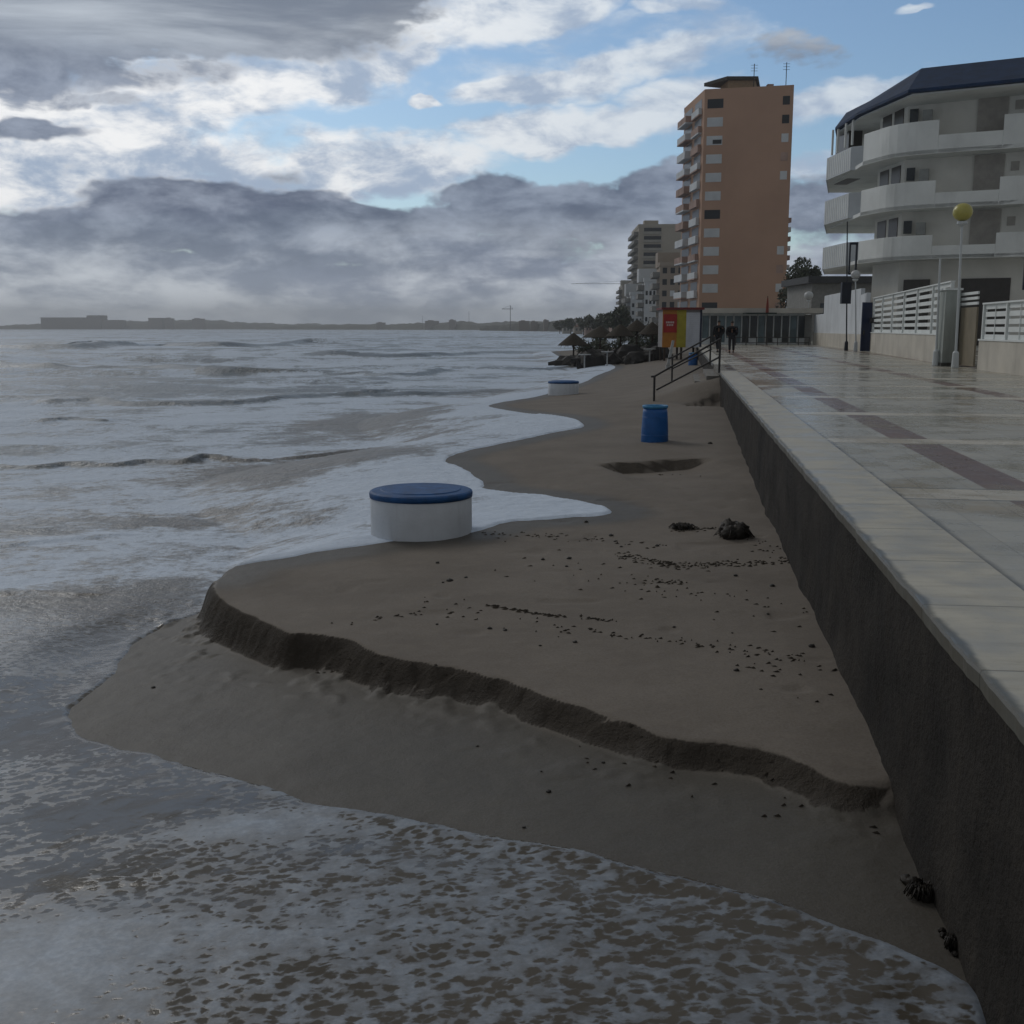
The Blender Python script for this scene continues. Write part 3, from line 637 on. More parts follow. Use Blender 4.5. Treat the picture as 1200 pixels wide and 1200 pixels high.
for (x, y, _), z in zip(pts, zz):
    a = r_.uniform(-.6, .6); L = r_.uniform(.006, .028)*(.6+y/18); w_ = r_.uniform(.003, .008)*(.6+y/14); d = Vector((math.cos(a), math.sin(a), 0)); nrm = Vector((-d.y, d.x, 0))
    c = Vector((x, y, z+.006)); h = r_.uniform(.003, .010)
    m.add([c-d*L-Vector((0, 0, .004)), c-nrm*w_-Vector((0, 0, .006)), c+d*L-Vector((0, 0, .004)), c+nrm*w_-Vector((0, 0, .006)), c+Vector((0, 0, h))+d*L*.3], [(0, 1, 4), (1, 2, 4), (2, 3, 4), (3, 0, 4)])
o = m.build('seaweed_litter', mat('brown_litter', (.045, .036, .027), .8, .5, 9)); o['kind'] = 'stuff'

# ------------------------------------------------------------ trees and shrubs
M_BARK = mat('bark', (.05, .04, .03), .9, .3, 6)
def leafmat(name, c):
    m, g, b = base(name); p = g.pos(); n = g.noise(p, .7, 4, .6); n2 = g.noise(p, 6, 2, .5)
    col = g.mix(g.step(n, .35, .65), tuple(x*.6 for x in c), tuple(x*1.3 for x in c)); col = g.mix(g.step(n2, .4, .7, 0, .5), col, tuple(x*1.5 for x in c))
    g.put(b.inputs['Base Color'], col); b.inputs['Roughness'].default_value = .7; return m
M_LEAF = leafmat('dark_foliage', (.045, .055, .03)); M_LEAF2 = leafmat('palm_foliage', (.04, .05, .028))
def crown(c, R, n, s, seed):
    r_ = random.Random(seed); m = MB(); cl = []
    for k in range(14):
        a = r_.uniform(0, 6.28); q = math.sqrt(r_.random())*.75; cl.append((c[0]+math.cos(a)*q*R[0], c[1]+math.sin(a)*q*R[1], c[2]+r_.uniform(-.7, .8)*R[2]*math.sqrt(max(.05, 1-q*q)), r_.uniform(.25, .5)))
    for k in range(n):
        x, y, z, q = r_.choice(cl); v = Vector((r_.gauss(0, 1), r_.gauss(0, 1), r_.gauss(0, 1))).normalized()*(r_.random()**.4)
        p = Vector((x+v.x*q*R[0], y+v.y*q*R[1], z+v.z*q*R[2])); a = Vector((r_.gauss(0, 1), r_.gauss(0, 1), r_.gauss(0, 1))).normalized(); b = a.orthogonal().normalized(); ss = s*r_.uniform(.6, 1.3)
        m.add([p-a*ss, p-b*ss*.5, p+a*ss, p+b*ss*.5], [(0, 1, 2, 3)])
    return m
def tree(x, y, z0, h, R, label, seed, n=2600, s=.22, group=None, name='dark_tree'):
    e = empty(name, (x, y, z0), label, 'tree', group); m = MB()
    m.tube([(x, y, z0), (x+.1, y, z0+h*.3), (x-.05, y, z0+h*.6)], h*.035, 8, h*.02)
    for k in range(5):
        a = k*1.26; m.tube([(x, y, z0+h*.4), (x+math.cos(a)*R*.4, y+math.sin(a)*R*.4, z0+h*.65), (x+math.cos(a)*R*.65, y+math.sin(a)*R*.6, z0+h*.8)], h*.018, 6, h*.006)
    m.build('trunk', M_BARK, e); crown((x, y, z0+h*.66), (R, R, h*.36), n, s, seed).build('crown', M_LEAF, e); return e
def shrub(x, y, z0, R, h, label, seed, group, n=900, s=.14):
    e = empty('shrub', (x, y, z0), label, 'shrub', group); m = MB(); r_ = random.Random(seed)
    for k in range(6):
        a = r_.uniform(0, 6.28); m.tube([(x, y, z0-.1), (x+math.cos(a)*R*.5, y+math.sin(a)*R*.5, z0+h*.7)], .04, 5, .015)
    m.build('stems', M_BARK, e); crown((x, y, z0+h*.5), (R, R, h*.5), n, s, seed).build('foliage', M_LEAF, e); return e
X, Y, Z = at(937, 385, 135); tree(X, Y, 0, 9.2, 2.6, 'dark bushy tree between the terracotta tower and the white apartment block', 5, 5200, .24)
X, Y, Z = at(925, 385, 128); shrub(X, Y, 1.9, 1.6, 4.4, 'lower dark bush leaning against the tower side of the tree', 6, 'bushes behind the pavilion', 1500, .2)
X, Y, Z = at(951, 385, 128); shrub(X, Y, 1.9, 1.5, 4.0, 'lower dark bush right of the bushy tree, before the flat roof', 8, 'bushes behind the pavilion', 1500, .2)

# thatched parasols and the dark rocks under them
M_THATCH = mat('dark_thatch', (.045, .037, .028), .95, .4, 12, .8, 20); M_POLE = mat('brown_pole', (.05, .035, .025), .8)
PAR = [(672, 88, 2.5, 2.55, 'leftmost dark thatched parasol, nearest the water'), (703, 95, 3.1, 2.9, 'second dark thatched parasol from the water, taller than its neighbour'), (727, 88, 2.4, 3.0, 'third dark thatched parasol from the water'),
       (746, 93, 2.5, 3.3, 'fourth dark thatched parasol, in front of the low pale houses'), (764, 86, 2.2, 2.9, 'dark thatched parasol closest to the red and yellow kiosk')]
for i, (px, Yp, dia, ht, lb) in enumerate(PAR):
    X = at(px, 400, Yp)[0]; z0 = gz(X, Yp); e = empty('thatched_parasol', (X, Yp, z0), lb, 'parasol', 'thatched parasols on the rocky beach edge')
    MB().tube([(X, Yp, z0-.2), (X+.03, Yp, z0+ht-.2)], .07, 8).build('pole', M_POLE, e)
    m = MB(); m.lathe((X, Yp, z0), [(dia*.48, ht-.98), (dia*.5, ht-.95), (dia*.34, ht-.62), (dia*.18, ht-.28), (.05, ht)], 26); rr = random.Random(i)
    for k in range(220):
        a = rr.uniform(0, 6.28); q = rr.uniform(.12, .5)*dia; zt = z0+ht-.05-(q/dia)*1.85; p = Vector((X+math.cos(a)*q, Yp+math.sin(a)*q, zt)); dn = Vector((math.cos(a)*.22, math.sin(a)*.22, -.22)); sd_ = Vector((-math.sin(a), math.cos(a), 0))*.03
        m.add([p-sd_, p+sd_, p+dn*rr.uniform(.6, 1.3)], [(0, 1, 2)])
    m.build('thatch_roof', M_THATCH, e)
M_ROCK = mat('dark_rock', (.032, .029, .027), .8, .4, 1.5, .6, 6)
r_ = random.Random(12); RK = []
for k in range(34):
    px = 655+k*3.5+r_.uniform(-2, 2); Yp = r_.uniform(80, 90); X = at(px, 410, Yp)[0]; z0 = gz(X, Yp); q = r_.uniform(.5, 1.0)
    o = MB().lump((X, Yp, z0+q*.30), (q*1.1, q, q*r_.uniform(.7, 1.15)), k+40, .55, 2).build('rock', M_ROCK)
    tag(o, 'dark boulder at the seaward tip of the rock row, in the wash' if k == 0 else ('dark boulder ending the rock row next to the leaning white post' if k == 33 else 'dark boulder in the rock row under the thatched parasols'), 'rock', 'dark boulders under the parasols')
for i, (px, Yp, R, h) in enumerate([(690, 98, 1.6, 1.9), (712, 100, 1.8, 2.3), (737, 100, 1.6, 2.7), (757, 96, 1.7, 2.9), (770, 92, 1.3, 2.7)]):
    X = at(px, 400, Yp)[0]; shrub(X, Yp, gz(X, Yp), R, h, ['low dark shrub behind the two seaward parasols', 'dark shrub behind the middle parasols', 'tall dark shrub in front of the white house', 'tall dark shrub between the white house and the kiosk', 'dark shrub touching the left side of the kiosk'][i], 60+i, 'dark shrubs behind the parasols')
M_PALE = mat('pale_wood', (.36, .37, .37), .7)
a = Vector(at(783, 427, 60)); b = Vector(at(789, 399, 60)); tag(MB().prism([(a.x-.12, 59.9), (a.x+.12, 59.9), (a.x+.12, 60.1), (a.x-.12, 60.1)], a.z-.4, a.z-.02).tube([a, b], .11, 4, .09).build('leaning_post', M_PALE), 'pale leaning post stuck in the sand below the kiosk', 'post')
for i, (px, py) in enumerate([(680, 412), (705, 413), (752, 402)]):
    a = Vector(at(px, py, 84)); z0 = gz(a.x, 84); e = empty('beach_table', (a.x, 84, z0), ['small pale table under the parasol nearest the water', 'small pale table between the first two parasols', 'small pale table beside the tall shrub'][i], 'table', 'pale beach tables')
    MB().lathe((a.x, 79, z0), [(.42, 1.0), (.45, 1.02), (.45, 1.06), (.02, 1.07)], 20).build('table_top', M_PALE, e); MB().tube([(a.x, 79, z0-.2), (a.x, 79, z0+1.0)], .05, 8).build('leg', M_PALE, e)

# ------------------------------------------------------------ red and yellow kiosk
KY = 78; kl = at(776, 400, KY)[0]; kr = at(822, 400, KY)[0]; kt = at(800, 361, KY)[2]; kb = at(800, 407, KY)[2]
M_ORG = mat('orange_paint', (.42, .17, .025), .6, .12, 2); M_YEL = mat('yellow_paint', (.34, .29, .03), .6, .12, 2); M_RED = mat('red_paint', (.33, .025, .02), .6, .15, 2); M_PNL = mat('white_shutter_paint', (.50, .52, .57), .6, .06, 2, 0, 40, .3, .3)
M_LET = mat('pale_lettering', (.55, .45, .42), .6); M_FR = mat('dark_red_trim', (.14, .02, .018), .6)
e = empty('beach_kiosk', ((kl+kr)/2, KY, kb), 'small orange and yellow beach kiosk with a red sign and white shutter', 'kiosk')
w_ = kr-kl; MB().box(kl+.02, kr-.02, KY+.03, KY+2.4, kb, kt-.12).build('body', mat('kiosk_side_paint', (.25, .24, .24), .7), e)
MB().box(kl, kl+w_*.36, KY-.01, KY+.028, kb, kt-.13).build('orange_panel', M_ORG, e)
MB().box(kl+w_*.36+.003, kl+w_*.60, KY-.01, KY+.028, kb, kt-.13).build('yellow_panel', M_YEL, e)
sh = MB(); 
for k in range(14): z = kb+.45+(kt-kb-.75)*k/14; sh.box(kl+w_*.60+.003, kr-.14, KY-.012-.006*(k % 2), KY+.026, z, z+(kt-kb-.75)/14-.004)
sh.build('shutter', M_PNL, e)
MB().box(kl+w_*.60+.003, kr-.14, KY-.01, KY+.028, kb, kb+.44).build('counter_panel', M_PNL, e)
MB().box(kr-.137, kr, KY-.05, KY+.028, kb, kt-.13).build('corner_post', mat('navy_trim', (.02, .025, .05), .6), e)
MB().box(kl-.12, kr+.12, KY-.25, KY+2.6, kt-.12, kt+.04).build('roof', M_FR, e)
sg = MB().box(kl+.06, kl+.06+w_*.34, KY-.07, KY-.013, kb+(kt-kb)*.38, kt-.42).build('sign', M_RED, e)
m = MB()                            # the sign's lettering is a pale two-line smudge at this distance
for (x0, x1, z0, z1) in [(.18, .27, .50, .60), (.30, .40, .50, .60), (.43, .52, .50, .60), (.55, .64, .50, .60), (.67, .78, .50, .60), (.24, .36, .36, .45), (.40, .54, .36, .45), (.58, .72, .36, .45)]:
    zz0 = kb+(kt-kb)*.38; hh = kt-.42-zz0; m.box(kl+.06+w_*.34*x0, kl+.06+w_*.34*x1, KY-.082, KY-.072, zz0+hh*z0, zz0+hh*z1)
m.build('lettering', M_LET, sg)
m = MB()
for x in (kl+.2, (kl+kr)/2, kr-.2):
    for y in (KY+.2, KY+2.2): MB().box(x-.07, x+.07, y-.07, y+.07, gz(x, y)-.3, kb).build('stilt', M_POLE, e)

# ------------------------------------------------------------ glass fronted pavilion across the promenade
PY = 92; M_FAS = mat('pale_fascia', (.50, .48, .44), .7, .08, 1); M_GL = mat('dark_window_glass', (.018, .026, .032), .12, .2, 1, 0, 40, .5); M_TEAL = mat('teal_grey_glass', (.09, .14, .16), .15, .3, 1, 0, 40, .5); M_FRM = mat('white_frame', (.56, .59, .60), .6)
xl, xr = at(822, 385, PY)[0], at(944, 385, PY)[0]; zt = at(880, 361, PY)[2]; e = empty('glass_pavilion', ((xl+xr)/2, PY, 0), 'low glazed pavilion with pale roof band at the far end of the promenade', 'pavilion')
MB().box(xl, xr+.6, PY+.35, PY+7, -.3, zt-.55).build('wall', mat('pavilion_wall', (.26, .26, .25), .8), e)
MB().box(xl-.4, xr+1.2, PY-.7, PY+7.3, zt-.42, zt-.02).build('roof', M_FAS, e)
r_ = random.Random(3)
for k in range(13):
    x0 = xl+(xr-xl)*k/13; x1 = xl+(xr-xl)*(k+1)/13; f = MB().box(x0+.005, x0+.09, PY+.17, PY+.347, .0, zt-.42).box(x0+.093, x1, PY+.2, PY+.347, zt-.62, zt-.421).box(x0+.093, x1, PY+.2, PY+.347, .0, .16 if k % 3 else .5).build('window', M_FRM, e)
    MB().box(x0+.12, x1-.03, PY+.24, PY+.30, .17 if k % 3 else .51, zt-.63).build('pane', M_GL if k in (1, 5, 6, 8, 9, 10, 12) else M_TEAL, f)
MB().box(at(868, 385, PY)[0], at(903, 385, PY)[0], PY-2., PY-.71, zt-.50, zt-.40).build('awning', mat('dark_green_awning', (.02, .035, .03), .8), e)
e = empty('low_barrier', at(890, 400, 88), 'low dark metal barrier in front of the glass pavilion', 'barrier'); b0 = at(862, 400, 86)[0]; b1 = at(948, 400, 86)[0]
m = MB(); m.tube([(b0, 86, .62), (b1, 86, .62)], .03, 6).tube([(b0, 86, .2), (b1, 86, .2)], .03, 6); m.build('rail', M_RAIL, e)
for k in range(8): x = b0+(b1-b0)*k/7; MB().tube([(x, 86, 0), (x, 86, .66)], .035, 6).build('post', M_RAIL, e)
X = at(898, 350, 91)[0]; e = empty('closed_parasol', (X, 90.5, 0), 'closed rust red parasol on a pole before the terracotta tower', 'parasol')
MB().tube([(X, 90.5, 0), (X, 90.5, 3.9)], .03, 6).build('pole', M_POLE, e); MB().lathe((X, 90.5, 0), [(.1, 2.5), (.13, 2.6), (.10, 3.2), (.04, 3.75)], 10).build('canopy', mat('rust_canopy', (.22, .04, .025), .8), e)

# ------------------------------------------------------------ garden walls along the promenade
M_GW = mat('garden_wall_render', (.52, .49, .43), .8, .1, .8, .2, 12, .3, .4); M_GW2 = mat('white_garden_wall', (.60, .63, .66), .75, .08, .6, .2, 12, .3, .35); M_SL = mat('white_slats', (.66, .69, .68), .65, .06, 1)
GA, GB_ = Vector(P(1290, 452, 0)), Vector(P(1149, 433, 0)); GC, GD = Vector((15.9, 40.2, 0)), Vector((20.3, 62.3, 0)); GE = Vector((20.7, 64.6, 0)); GF = Vector((24.9, 94, 0))
def slatted(a, b, zw, zt, ns, nb, label, e, inset=.0):
    d = (b-a).normalized(); L = (b-a).length; n = Vector((-d.y, d.x, 0))
    MB().wall(a, b, -.3, zw, .22).build('base_wall', M_GW, e, bevel=.01)
    MB().wall(a-d*.02, b+d*.02, zw, zw+.05, .28).build('cap', M_SL, e)
    for k in range(nb+1):
        p = a+d*(.06+(L-.12)*k/nb); MB().wall(p-d*.05, p+d*.05, zw+.05, zt, .12).build('post', M_SL, e)
    for k in range(nb):
        p0 = a+d*(.06+(L-.12)*k/nb+.055); p1 = a+d*(.06+(L-.12)*(k+1)/nb-.055); m = MB()
        for j in range(ns): z = zw+.12+(zt-zw-.2)*j/(ns-1); m.wall(p0, p1, z-.075, z+.075, .035, .02)
        for j in (2,) if zt < 2.5 else (): q = p0+(p1-p0)*j/4; m.wall(q-d*.012, q+d*.012, zw+.05, zt-.05, .02, -.022)
        m.build('slat_panel', M_SL, e)
    MB().wall(a, b, zt, zt+.05, .16).build('top_rail', M_SL, e)
e = empty('slatted_garden_fence', (GA+GB_)/2, 'nearer low cream wall with white slatted railing and a dark vent, at the right edge', 'fence', 'white slatted fences along the promenade')
slatted(GB_, GA, .92, 2.05, 5, 4, '', e)
d = (GA-GB_).normalized(); m = MB(); m.wall(GB_+d*1.15, GB_+d*3.6, .12, .52, .03, -.118 if False else .118); m.build('vent', mat('dark_vent', (.03, .022, .018), .8), e)
m = MB()
for k in range(5): m.wall(GB_+d*1.12, GB_+d*3.63, .15+.08*k, .165+.08*k, .02, -.13 if False else .14)
m.build('vent_grille', mat('brown_grille', (.06, .045, .035), .8), e)
e = empty('slatted_garden_fence', (GC+GD)/2, 'farther longer cream wall with tall white slatted panels, left of the pillar', 'fence', 'white slatted fences along the promenade')
slatted(GD, GC, 1.05, 2.95, 7, 6, '', e)
pc = Vector(P(1112, 429, 0)); pe = empty('gate_pillar', pc, 'plain grey green rendered pillar beside the tan gate', 'pillar')
MB().box(pc.x-.26, pc.x+.26, pc.y, pc.y+.55, -.2, at(1112, 340, pc.y)[2]).build('shaft', mat('pillar_render', (.36, .39, .37), .8, .1, 1, .2, 15, .3, .4), pe, bevel=.012)
MB().box(pc.x-.31, pc.x+.31, pc.y-.05, pc.y+.6, at(1112, 340, pc.y)[2], at(1112, 340, pc.y)[2]+.07).build('cap', M_SL, pe)
MB().box(pc.x-.29, pc.x+.29, pc.y-.03, pc.y+.58, -.2, .12).build('plinth', mat('dark_plinth', (.06, .06, .055), .8), pe)
ge = empty('tan_gate', (15.9, 38.2, 0), 'tan solid gate recessed between the pillar and the slatted wall', 'gate')
MB().wall((15.75, 39.4), (15.35, 36.6), .05, 2.0, .06).build('door_leaf', mat('tan_metal', (.20, .17, .12), .6, .12, 2), ge); m = MB()
for k in range(3): m.wall((15.75, 39.4), (15.35, 36.6), 2.08+.17*k, 2.17+.17*k, .05)
m.build('top_slats', M_SL, ge)
be = empty('blue_gate', (20.5, 63.4, 0), 'tall narrow dark blue metal gate leaf standing open between two pale garden walls', 'gate')
MB().wall((19.72, 62.5), (20.34, 62.75), .03, 2.75, .08).build('door_leaf', mat('navy_metal', (.008, .018, .055), .45, .15, 2), be)
MB().box(19.8, 19.88, 62.38, 62.45, .95, 1.2).build('handle', M_RAIL, be); MB().wall((20.2, 62.1), (20.32, 62.5), 1.6, 1.9, .3).build('letter_box', M_RAIL, be)
we = empty('white_garden_wall', (22.6, 79, 0), 'plain white garden wall stepping down beyond the blue gate', 'garden wall')
def zat(px, py, Y): return at(px, py, Y)[2]
MB().wall(GE, (21.75, 69), -.3, 3.35, .25).build('tall_section', M_GW2, we, bevel=.02)
MB().wall((21.76, 69.03), (24.0, 85), -.3, 3.75, .25).build('middle_section', M_GW2, we, bevel=.02)
MB().wall((24.01, 85.03), (25.2, 92), -.3, 2.4, .25).build('low_section', M_GW2, we, bevel=.02)
MB().wall((20.6, 64.6), (25.2, 92.02), -.3, .95, .31).build('render_base', M_GW, we)
# the flat-roofed house between tree and white block
fx0, fx1 = at(948, 340, 112)[0], at(1010, 340, 112)[0]
e = empty('flat_roofed_house', ((fx0+fx1)/2, 112, 0), 'low house with dark flat roof edge behind the white garden wall', 'house'); MB().box(fx0+.3, fx1+2, 112, 122, 0, zat(975, 332, 112)).build('wall', mat('house_wall_grey', (.22, .22, .21), .8), e)
MB().box(fx0-.3, fx1+2.2, 111.2, 122.4, zat(975, 332, 112), zat(975, 324, 112)).build('roof', mat('dark_roof_edge', (.05, .052, .055), .7), e)
for k in range(2): f = MB().box(fx0+1.2+2.2*k, fx0+2.4+2.2*k, 111.94, 111.998, 2.4, 3.8).build('window', M_GL, e)

# ------------------------------------------------------------ white apartment block with blue mansard roof
M_AB = mat('white_render', (.71, .73, .71), .8, .07, .5, .15, 8, .3, .30); M_ABW = mat('recess_wall_render', (.68, .67, .62), .85, .08, .5, .1, 8, .3, .2); M_SHUT = mat('roller_shutter', (.36, .34, .31), .7, .1, 2); M_BLUE = mat('blue_roof_tiles', (.008, .027, .072), .8, .25, 1.2, .5, 6, .4)
def XY(px, Y): return (at(px, 250, Y)[0], Y)
R0 = XY(1008, 70); R1 = XY(1047, 66.2); R2 = XY(1300, 61); RB2 = (R2[0]+4, 84); RB0 = (XY(1008, 86)[0], 86)
e = empty('apartment_building', (R1[0]+3, 68, 0), 'white apartment block with curved balconies and dark blue mansard roof', 'building')
def inset(a, b, q):
    a = Vector(a); b = Vector(b); d = (b-a).normalized(); return a+Vector((-d.y, d.x))*q, b+Vector((-d.y, d.x))*q
lv = [(zat(1050, 305, 66.2), zat(1050, 277, 66.2)), (zat(1050, 246, 66.2), zat(1050, 214, 66.2)), (zat(1050, 183, 66.2), zat(1050, 144, 66.2))]
zroof = 14.4
core = [(R0[0]+1.6, R0[1]+2.0), (R1[0]+1.1, R1[1]+1.7), (R2[0], R2[1]+1.7), RB2, (RB0[0]+1.6, RB0[1])]
MB().prism(core, -.2, zroof+.3).build('wall', M_ABW, e)
dRR = (Vector(R2)-Vector(R1)).normalized(); LR = (Vector(R2)-Vector(R1)).length
def onR(px):                            # point on the front balcony line seen at this pixel column
    for k in range(2001):
        p = Vector(R1)+dRR*(LR*k/2000); t = (600+F*p.x/p.y)
        if p.x/p.y*F*1.0+600 >= px*1.0+ (0): return p
    return Vector(R2)
K2 = 1/1.035
def pxp(px): return onR(600+(px-600)*K2)
seg_ = (Vector(R1)-Vector(R0)).normalized()
for i, (z0, z1) in enumerate(lv):
    arc = [tuple((Vector(R1)-seg_*1.7)*(1-t)**2+Vector(R1)*2*t*(1-t)+(Vector(R1)+dRR*1.9)*t*t) for t in (0, .2, .4, .6, .8, 1)]
    foot = [R0]+arc+[R2, (R2[0], R2[1]+4), (R1[0]+2, R1[1]+4), (R0[0]+2.2, R0[1]+9), (R0[0]+.7, R0[1]+9)]
    MB().prism(foot, z0+.02, z0+.24).build('balcony_slab', M_AB, e, bevel=.01)
    a, b, c_, d_ = pxp(1096), pxp(1104), pxp(1163), pxp(1171)
    n = Vector((-dRR.y, dRR.x))*.14; r0 = Vector(R0); r1 = Vector(R1); seg = (r1-r0).normalized(); ns_ = Vector((-seg.y, seg.x))*.14
    m = MB(); outer = [Vector(R0)]+[Vector(q) for q in arc]+[a]; inner = []
    for k_, q in enumerate(outer):
        d_ir = (outer[min(k_+1, len(outer)-1)]-outer[max(k_-1, 0)]).normalized(); inner.append(q+Vector((-d_ir.y, d_ir.x))*.14)
    m.prism([tuple(q) for q in outer]+[tuple(q) for q in inner[::-1]], z0, z1)
    m.prism([tuple(a+dRR*.002), tuple(d_), tuple(d_+n), tuple(a+n+dRR*.002)], z0+.002, z0+(z1-z0)*.55)
    m.prism([tuple(d_+dRR*.002), R2, tuple(Vector(R2)+n), tuple(d_+n+dRR*.002)], z0, z1-.003)
    m.build('balcony_parapet', M_AB, e, bevel=.02)
    # shuttered window on the recess wall, small dark opening, air unit
    o2 = n*(1.69/.14); wz = z0+.3
    q0, q1 = pxp(1136)+o2, pxp(1172)+o2; f = MB().wall(q0, q1, wz+.2, z1+(1.45 if i < 2 else 1.35), .05).build('window', M_SHUT, e)
    m = MB()
    for k in range(12): z = wz+.9+(z1+1.2-wz-.9)*k/12; m.wall(q0+dRR*.1, q1-dRR*.1, z, z+.06, .02, -.036)
    m.build('shutter_slats', M_SHUT, f)
    q0, q1 = pxp(1056)+o2, pxp(1066)+o2; MB().wall(q0, q1, z1+.25, z1+1.0, .05).build('small_window', M_GL, e)
    q0, q1 = pxp(1180)+o2, pxp(1190)+o2; f = MB().wall(q0, q1, z1+.5, z1+1.0, .06).build('small_window', M_SHUT, e)
    q0, q1 = pxp(1072)+o2, pxp(1083)+o2; m = MB(); m.wall(q0, q1, z1+.15, z1+.85, .3, -.18); m.build('air_conditioner', mat('grey_unit', (.30, .31, .30), .6), e)
    # dark glazed doors on the chamfer
    ca, cb_ = Vector(core[0]), Vector(core[1]); dd = (cb_-ca); 
    for q in (.12, .55): f = MB().wall(ca+dd*q, ca+dd*(q+.32), z0+.28, z1+1.3, .06, -.01).build('balcony_door', mat('brown_glazing', (.05, .045, .04), .3), e)
M_GB = mat('grey_balustrade', (.52, .55, .57), .7, .06, 1)
for i, (b_, t_, tt) in enumerate([(314, 284, 290), (261, 226, 233), (208, 172, 180)]):
    q = [XY(1012, 71.6), XY(995, 72.2), XY(967, 77), XY(970, 84), (RB0[0]+1.8, 84)]; zb, ztp = zat(967, b_+1, 76), zat(995, t_, 72.2)
    MB().prism(q+[(R0[0]+1.7, 72.5)], zb+.02, zb+.2).build('balcony_slab', M_AB, e)
    m = MB()
    for k in range(3):
        a, b = Vector(q[k]), Vector(q[k+1]); m.wall(a+(b-a).normalized()*(.04 if k else 0), b, zb-(.0), ztp-.002*k, .09, 0)
    f = m.build('side_balustrade', M_GB, e); m = MB()
    a, b = Vector(q[1]), Vector(q[2])
    for j in range(13): p = a+(b-a)*((j+.5)/13); m.wall(p-(b-a)*.012, p+(b-a)*.012, zb+.1, ztp-.08, .02, .055 if False else -.055); m.wall(p-(b-a)*.012, p+(b-a)*.012, zb+.1, ztp-.08, .02, .055)
    m.build('bars', M_AB, f)
for px, Y_ in ((975, 76.6), (981, 75.6), (990, 73.6), (998, 72.4)):
    x, y = XY(px, Y_); x -= .1; MB().box(x-.06, x+.06, y-.06+.3, y+.06+.3, lv[2][1]-.2, zroof+.1).build('roof_post', M_AB, e)
x, y = XY(1001, 74); MB().box(x, x+.9, y+2, y+5, lv[2][0], zroof+.1).build('glazed_bay', mat('brown_glazing', (.05, .045, .04), .3), e)
ev = [XY(974, 76.3), XY(999, 71.2), XY(1056, 64.6), XY(1310, 59.2), (R2[0]+5, 88), (XY(982, 90)[0], 90)]; rg = [XY(986, 81), XY(1012, 77.0), XY(1070, 67.6), XY(1325, 62.0), (R2[0]+4.6, 86), (XY(990, 88)[0], 88)]
def mans(a, za, b, zb, name, m_): MB().frustum(a, za, b, zb).build(name, m_, e)
zr = zat(1073, 80, 67.6); MB().prism(ev, zroof, zroof+.16).build('eaves_board', M_BLUE, e); MB().prism([(x+.35, y+.3) for x, y in ev], zroof-.1, zroof-.004).build('soffit', M_AB, e); mans([(x+.02, y+.02) for x, y in ev], zroof+.163, rg, zr, 'roof', M_BLUE)
x, y = XY(1206, 66); MB().box(x-.3, x+.9, y, y+1, zr-.2, zr+1.6).build('chimney', mat('dark_chimney', (.03, .04, .05), .8), e)
# ground floor openings, the brown shade behind the fence painted into their colour
for px0, px1, zz in ((1060, 1092, 2.9), (1130, 1190, 3.0)):
    n = Vector((-dRR.y, dRR.x))*1.69; MB().wall(pxp(px0)+n, pxp(px1)+n, .3, 4.2, .06).build('ground_window', mat('shade_tone_glazing', (.06, .055, .05), .3), e)

# ------------------------------------------------------------ lamp posts
M_LP = mat('white_lamp_paint', (.50, .53, .54), .5, .05, 2)
def lamp(px, Yp, pyb, pytop, r, gm, label, lean=0, pm=None, globe=True, z0=0):
    X = at(px, 400, Yp)[0]; zt = zat(px, pytop, Yp); e = empty('street_lamp', (X, Yp, z0), label, 'street lamp'); pm = pm or M_LP; r_p = .042
    xt = at(px+lean, pytop, Yp)[0]
    MB().lathe((X, Yp, z0), [(.11, 0), (.12, .02), (.10, .5), (.06, .56)], 14).build('base', pm, e)
    MB().tube([(X, Yp, z0+.5), (xt, Yp, zt-r*1.4)], r_p, 10, r_p*.8).build('pole', pm, e)
    if globe:
        MB().lathe((xt, Yp, zt-r), [(.07, -r*1.45), (.16, -r*1.2), (.16, -r*.95), (.09, -r*.93)], 16).build('collar', pm, e)
        MB().lathe((xt, Yp, zt-r), [(r*math.sin(math.pi*k/14)+.002, -r*.92*math.cos(math.pi*k/14)) for k in range(15)], 26).build('globe', gm, e, smooth=True)
    return e
lamp(1121, 36.6, 430, 237, .31, mat('yellow_globe', (.40, .36, .09), .35, .12, 3, 0, 40, .5, .2), 'white lamp post with a big yellow globe beside the grey green pillar', 8)
lamp(1098, 38.9, 425, 300, .05, None, 'thin white post without a globe left of the pillar', 4, globe=False)
M_DK = mat('navy_black_paint', (.010, .014, .024), .5, .2, 3)
e = lamp(992, 66, 405, 258, .05, None, 'dark lamp post carrying a black banner, left of the white block', 1, M_DK, False); X = at(992, 330, 66)[0]
MB().box(X-.30, X+.26, 65.8, 66.1, zat(992, 356, 66), zat(992, 331, 66)).build('banner', M_DK, e); m = MB(); z0, z1 = zat(992, 322, 66), zat(992, 284, 66)
m.box(X+.06, X+.14, 65.9, 66.0, z0, z1).box(X+.44, X+.54, 65.9, 66.0, z0, z1).box(X+.141, X+.439, 65.9, 66.0, z1-.14, z1).box(X+.141, X+.439, 65.9, 66.0, z0, z0+.1); m.build('bracket', M_DK, e)
lamp(1003, 63.8, 405, 316, .27, mat('white_globe', (.45, .46, .46), .35, .1, 3), 'small white globe lamp above the blue gate', 0, z0=0)
lamp(948, 104, 400, 341, .42, mat('white_globe', (.45, .46, .46), .35, .1, 3), 'distant pale globe lamp in front of the dark bushy tree', 0)
e = lamp(1203, 33.2, 440, 270, .05, None, 'dark lamp post with a black banner at the right edge of the photo', 0, M_DK, False); X = at(1202, 330, 33.2)[0]
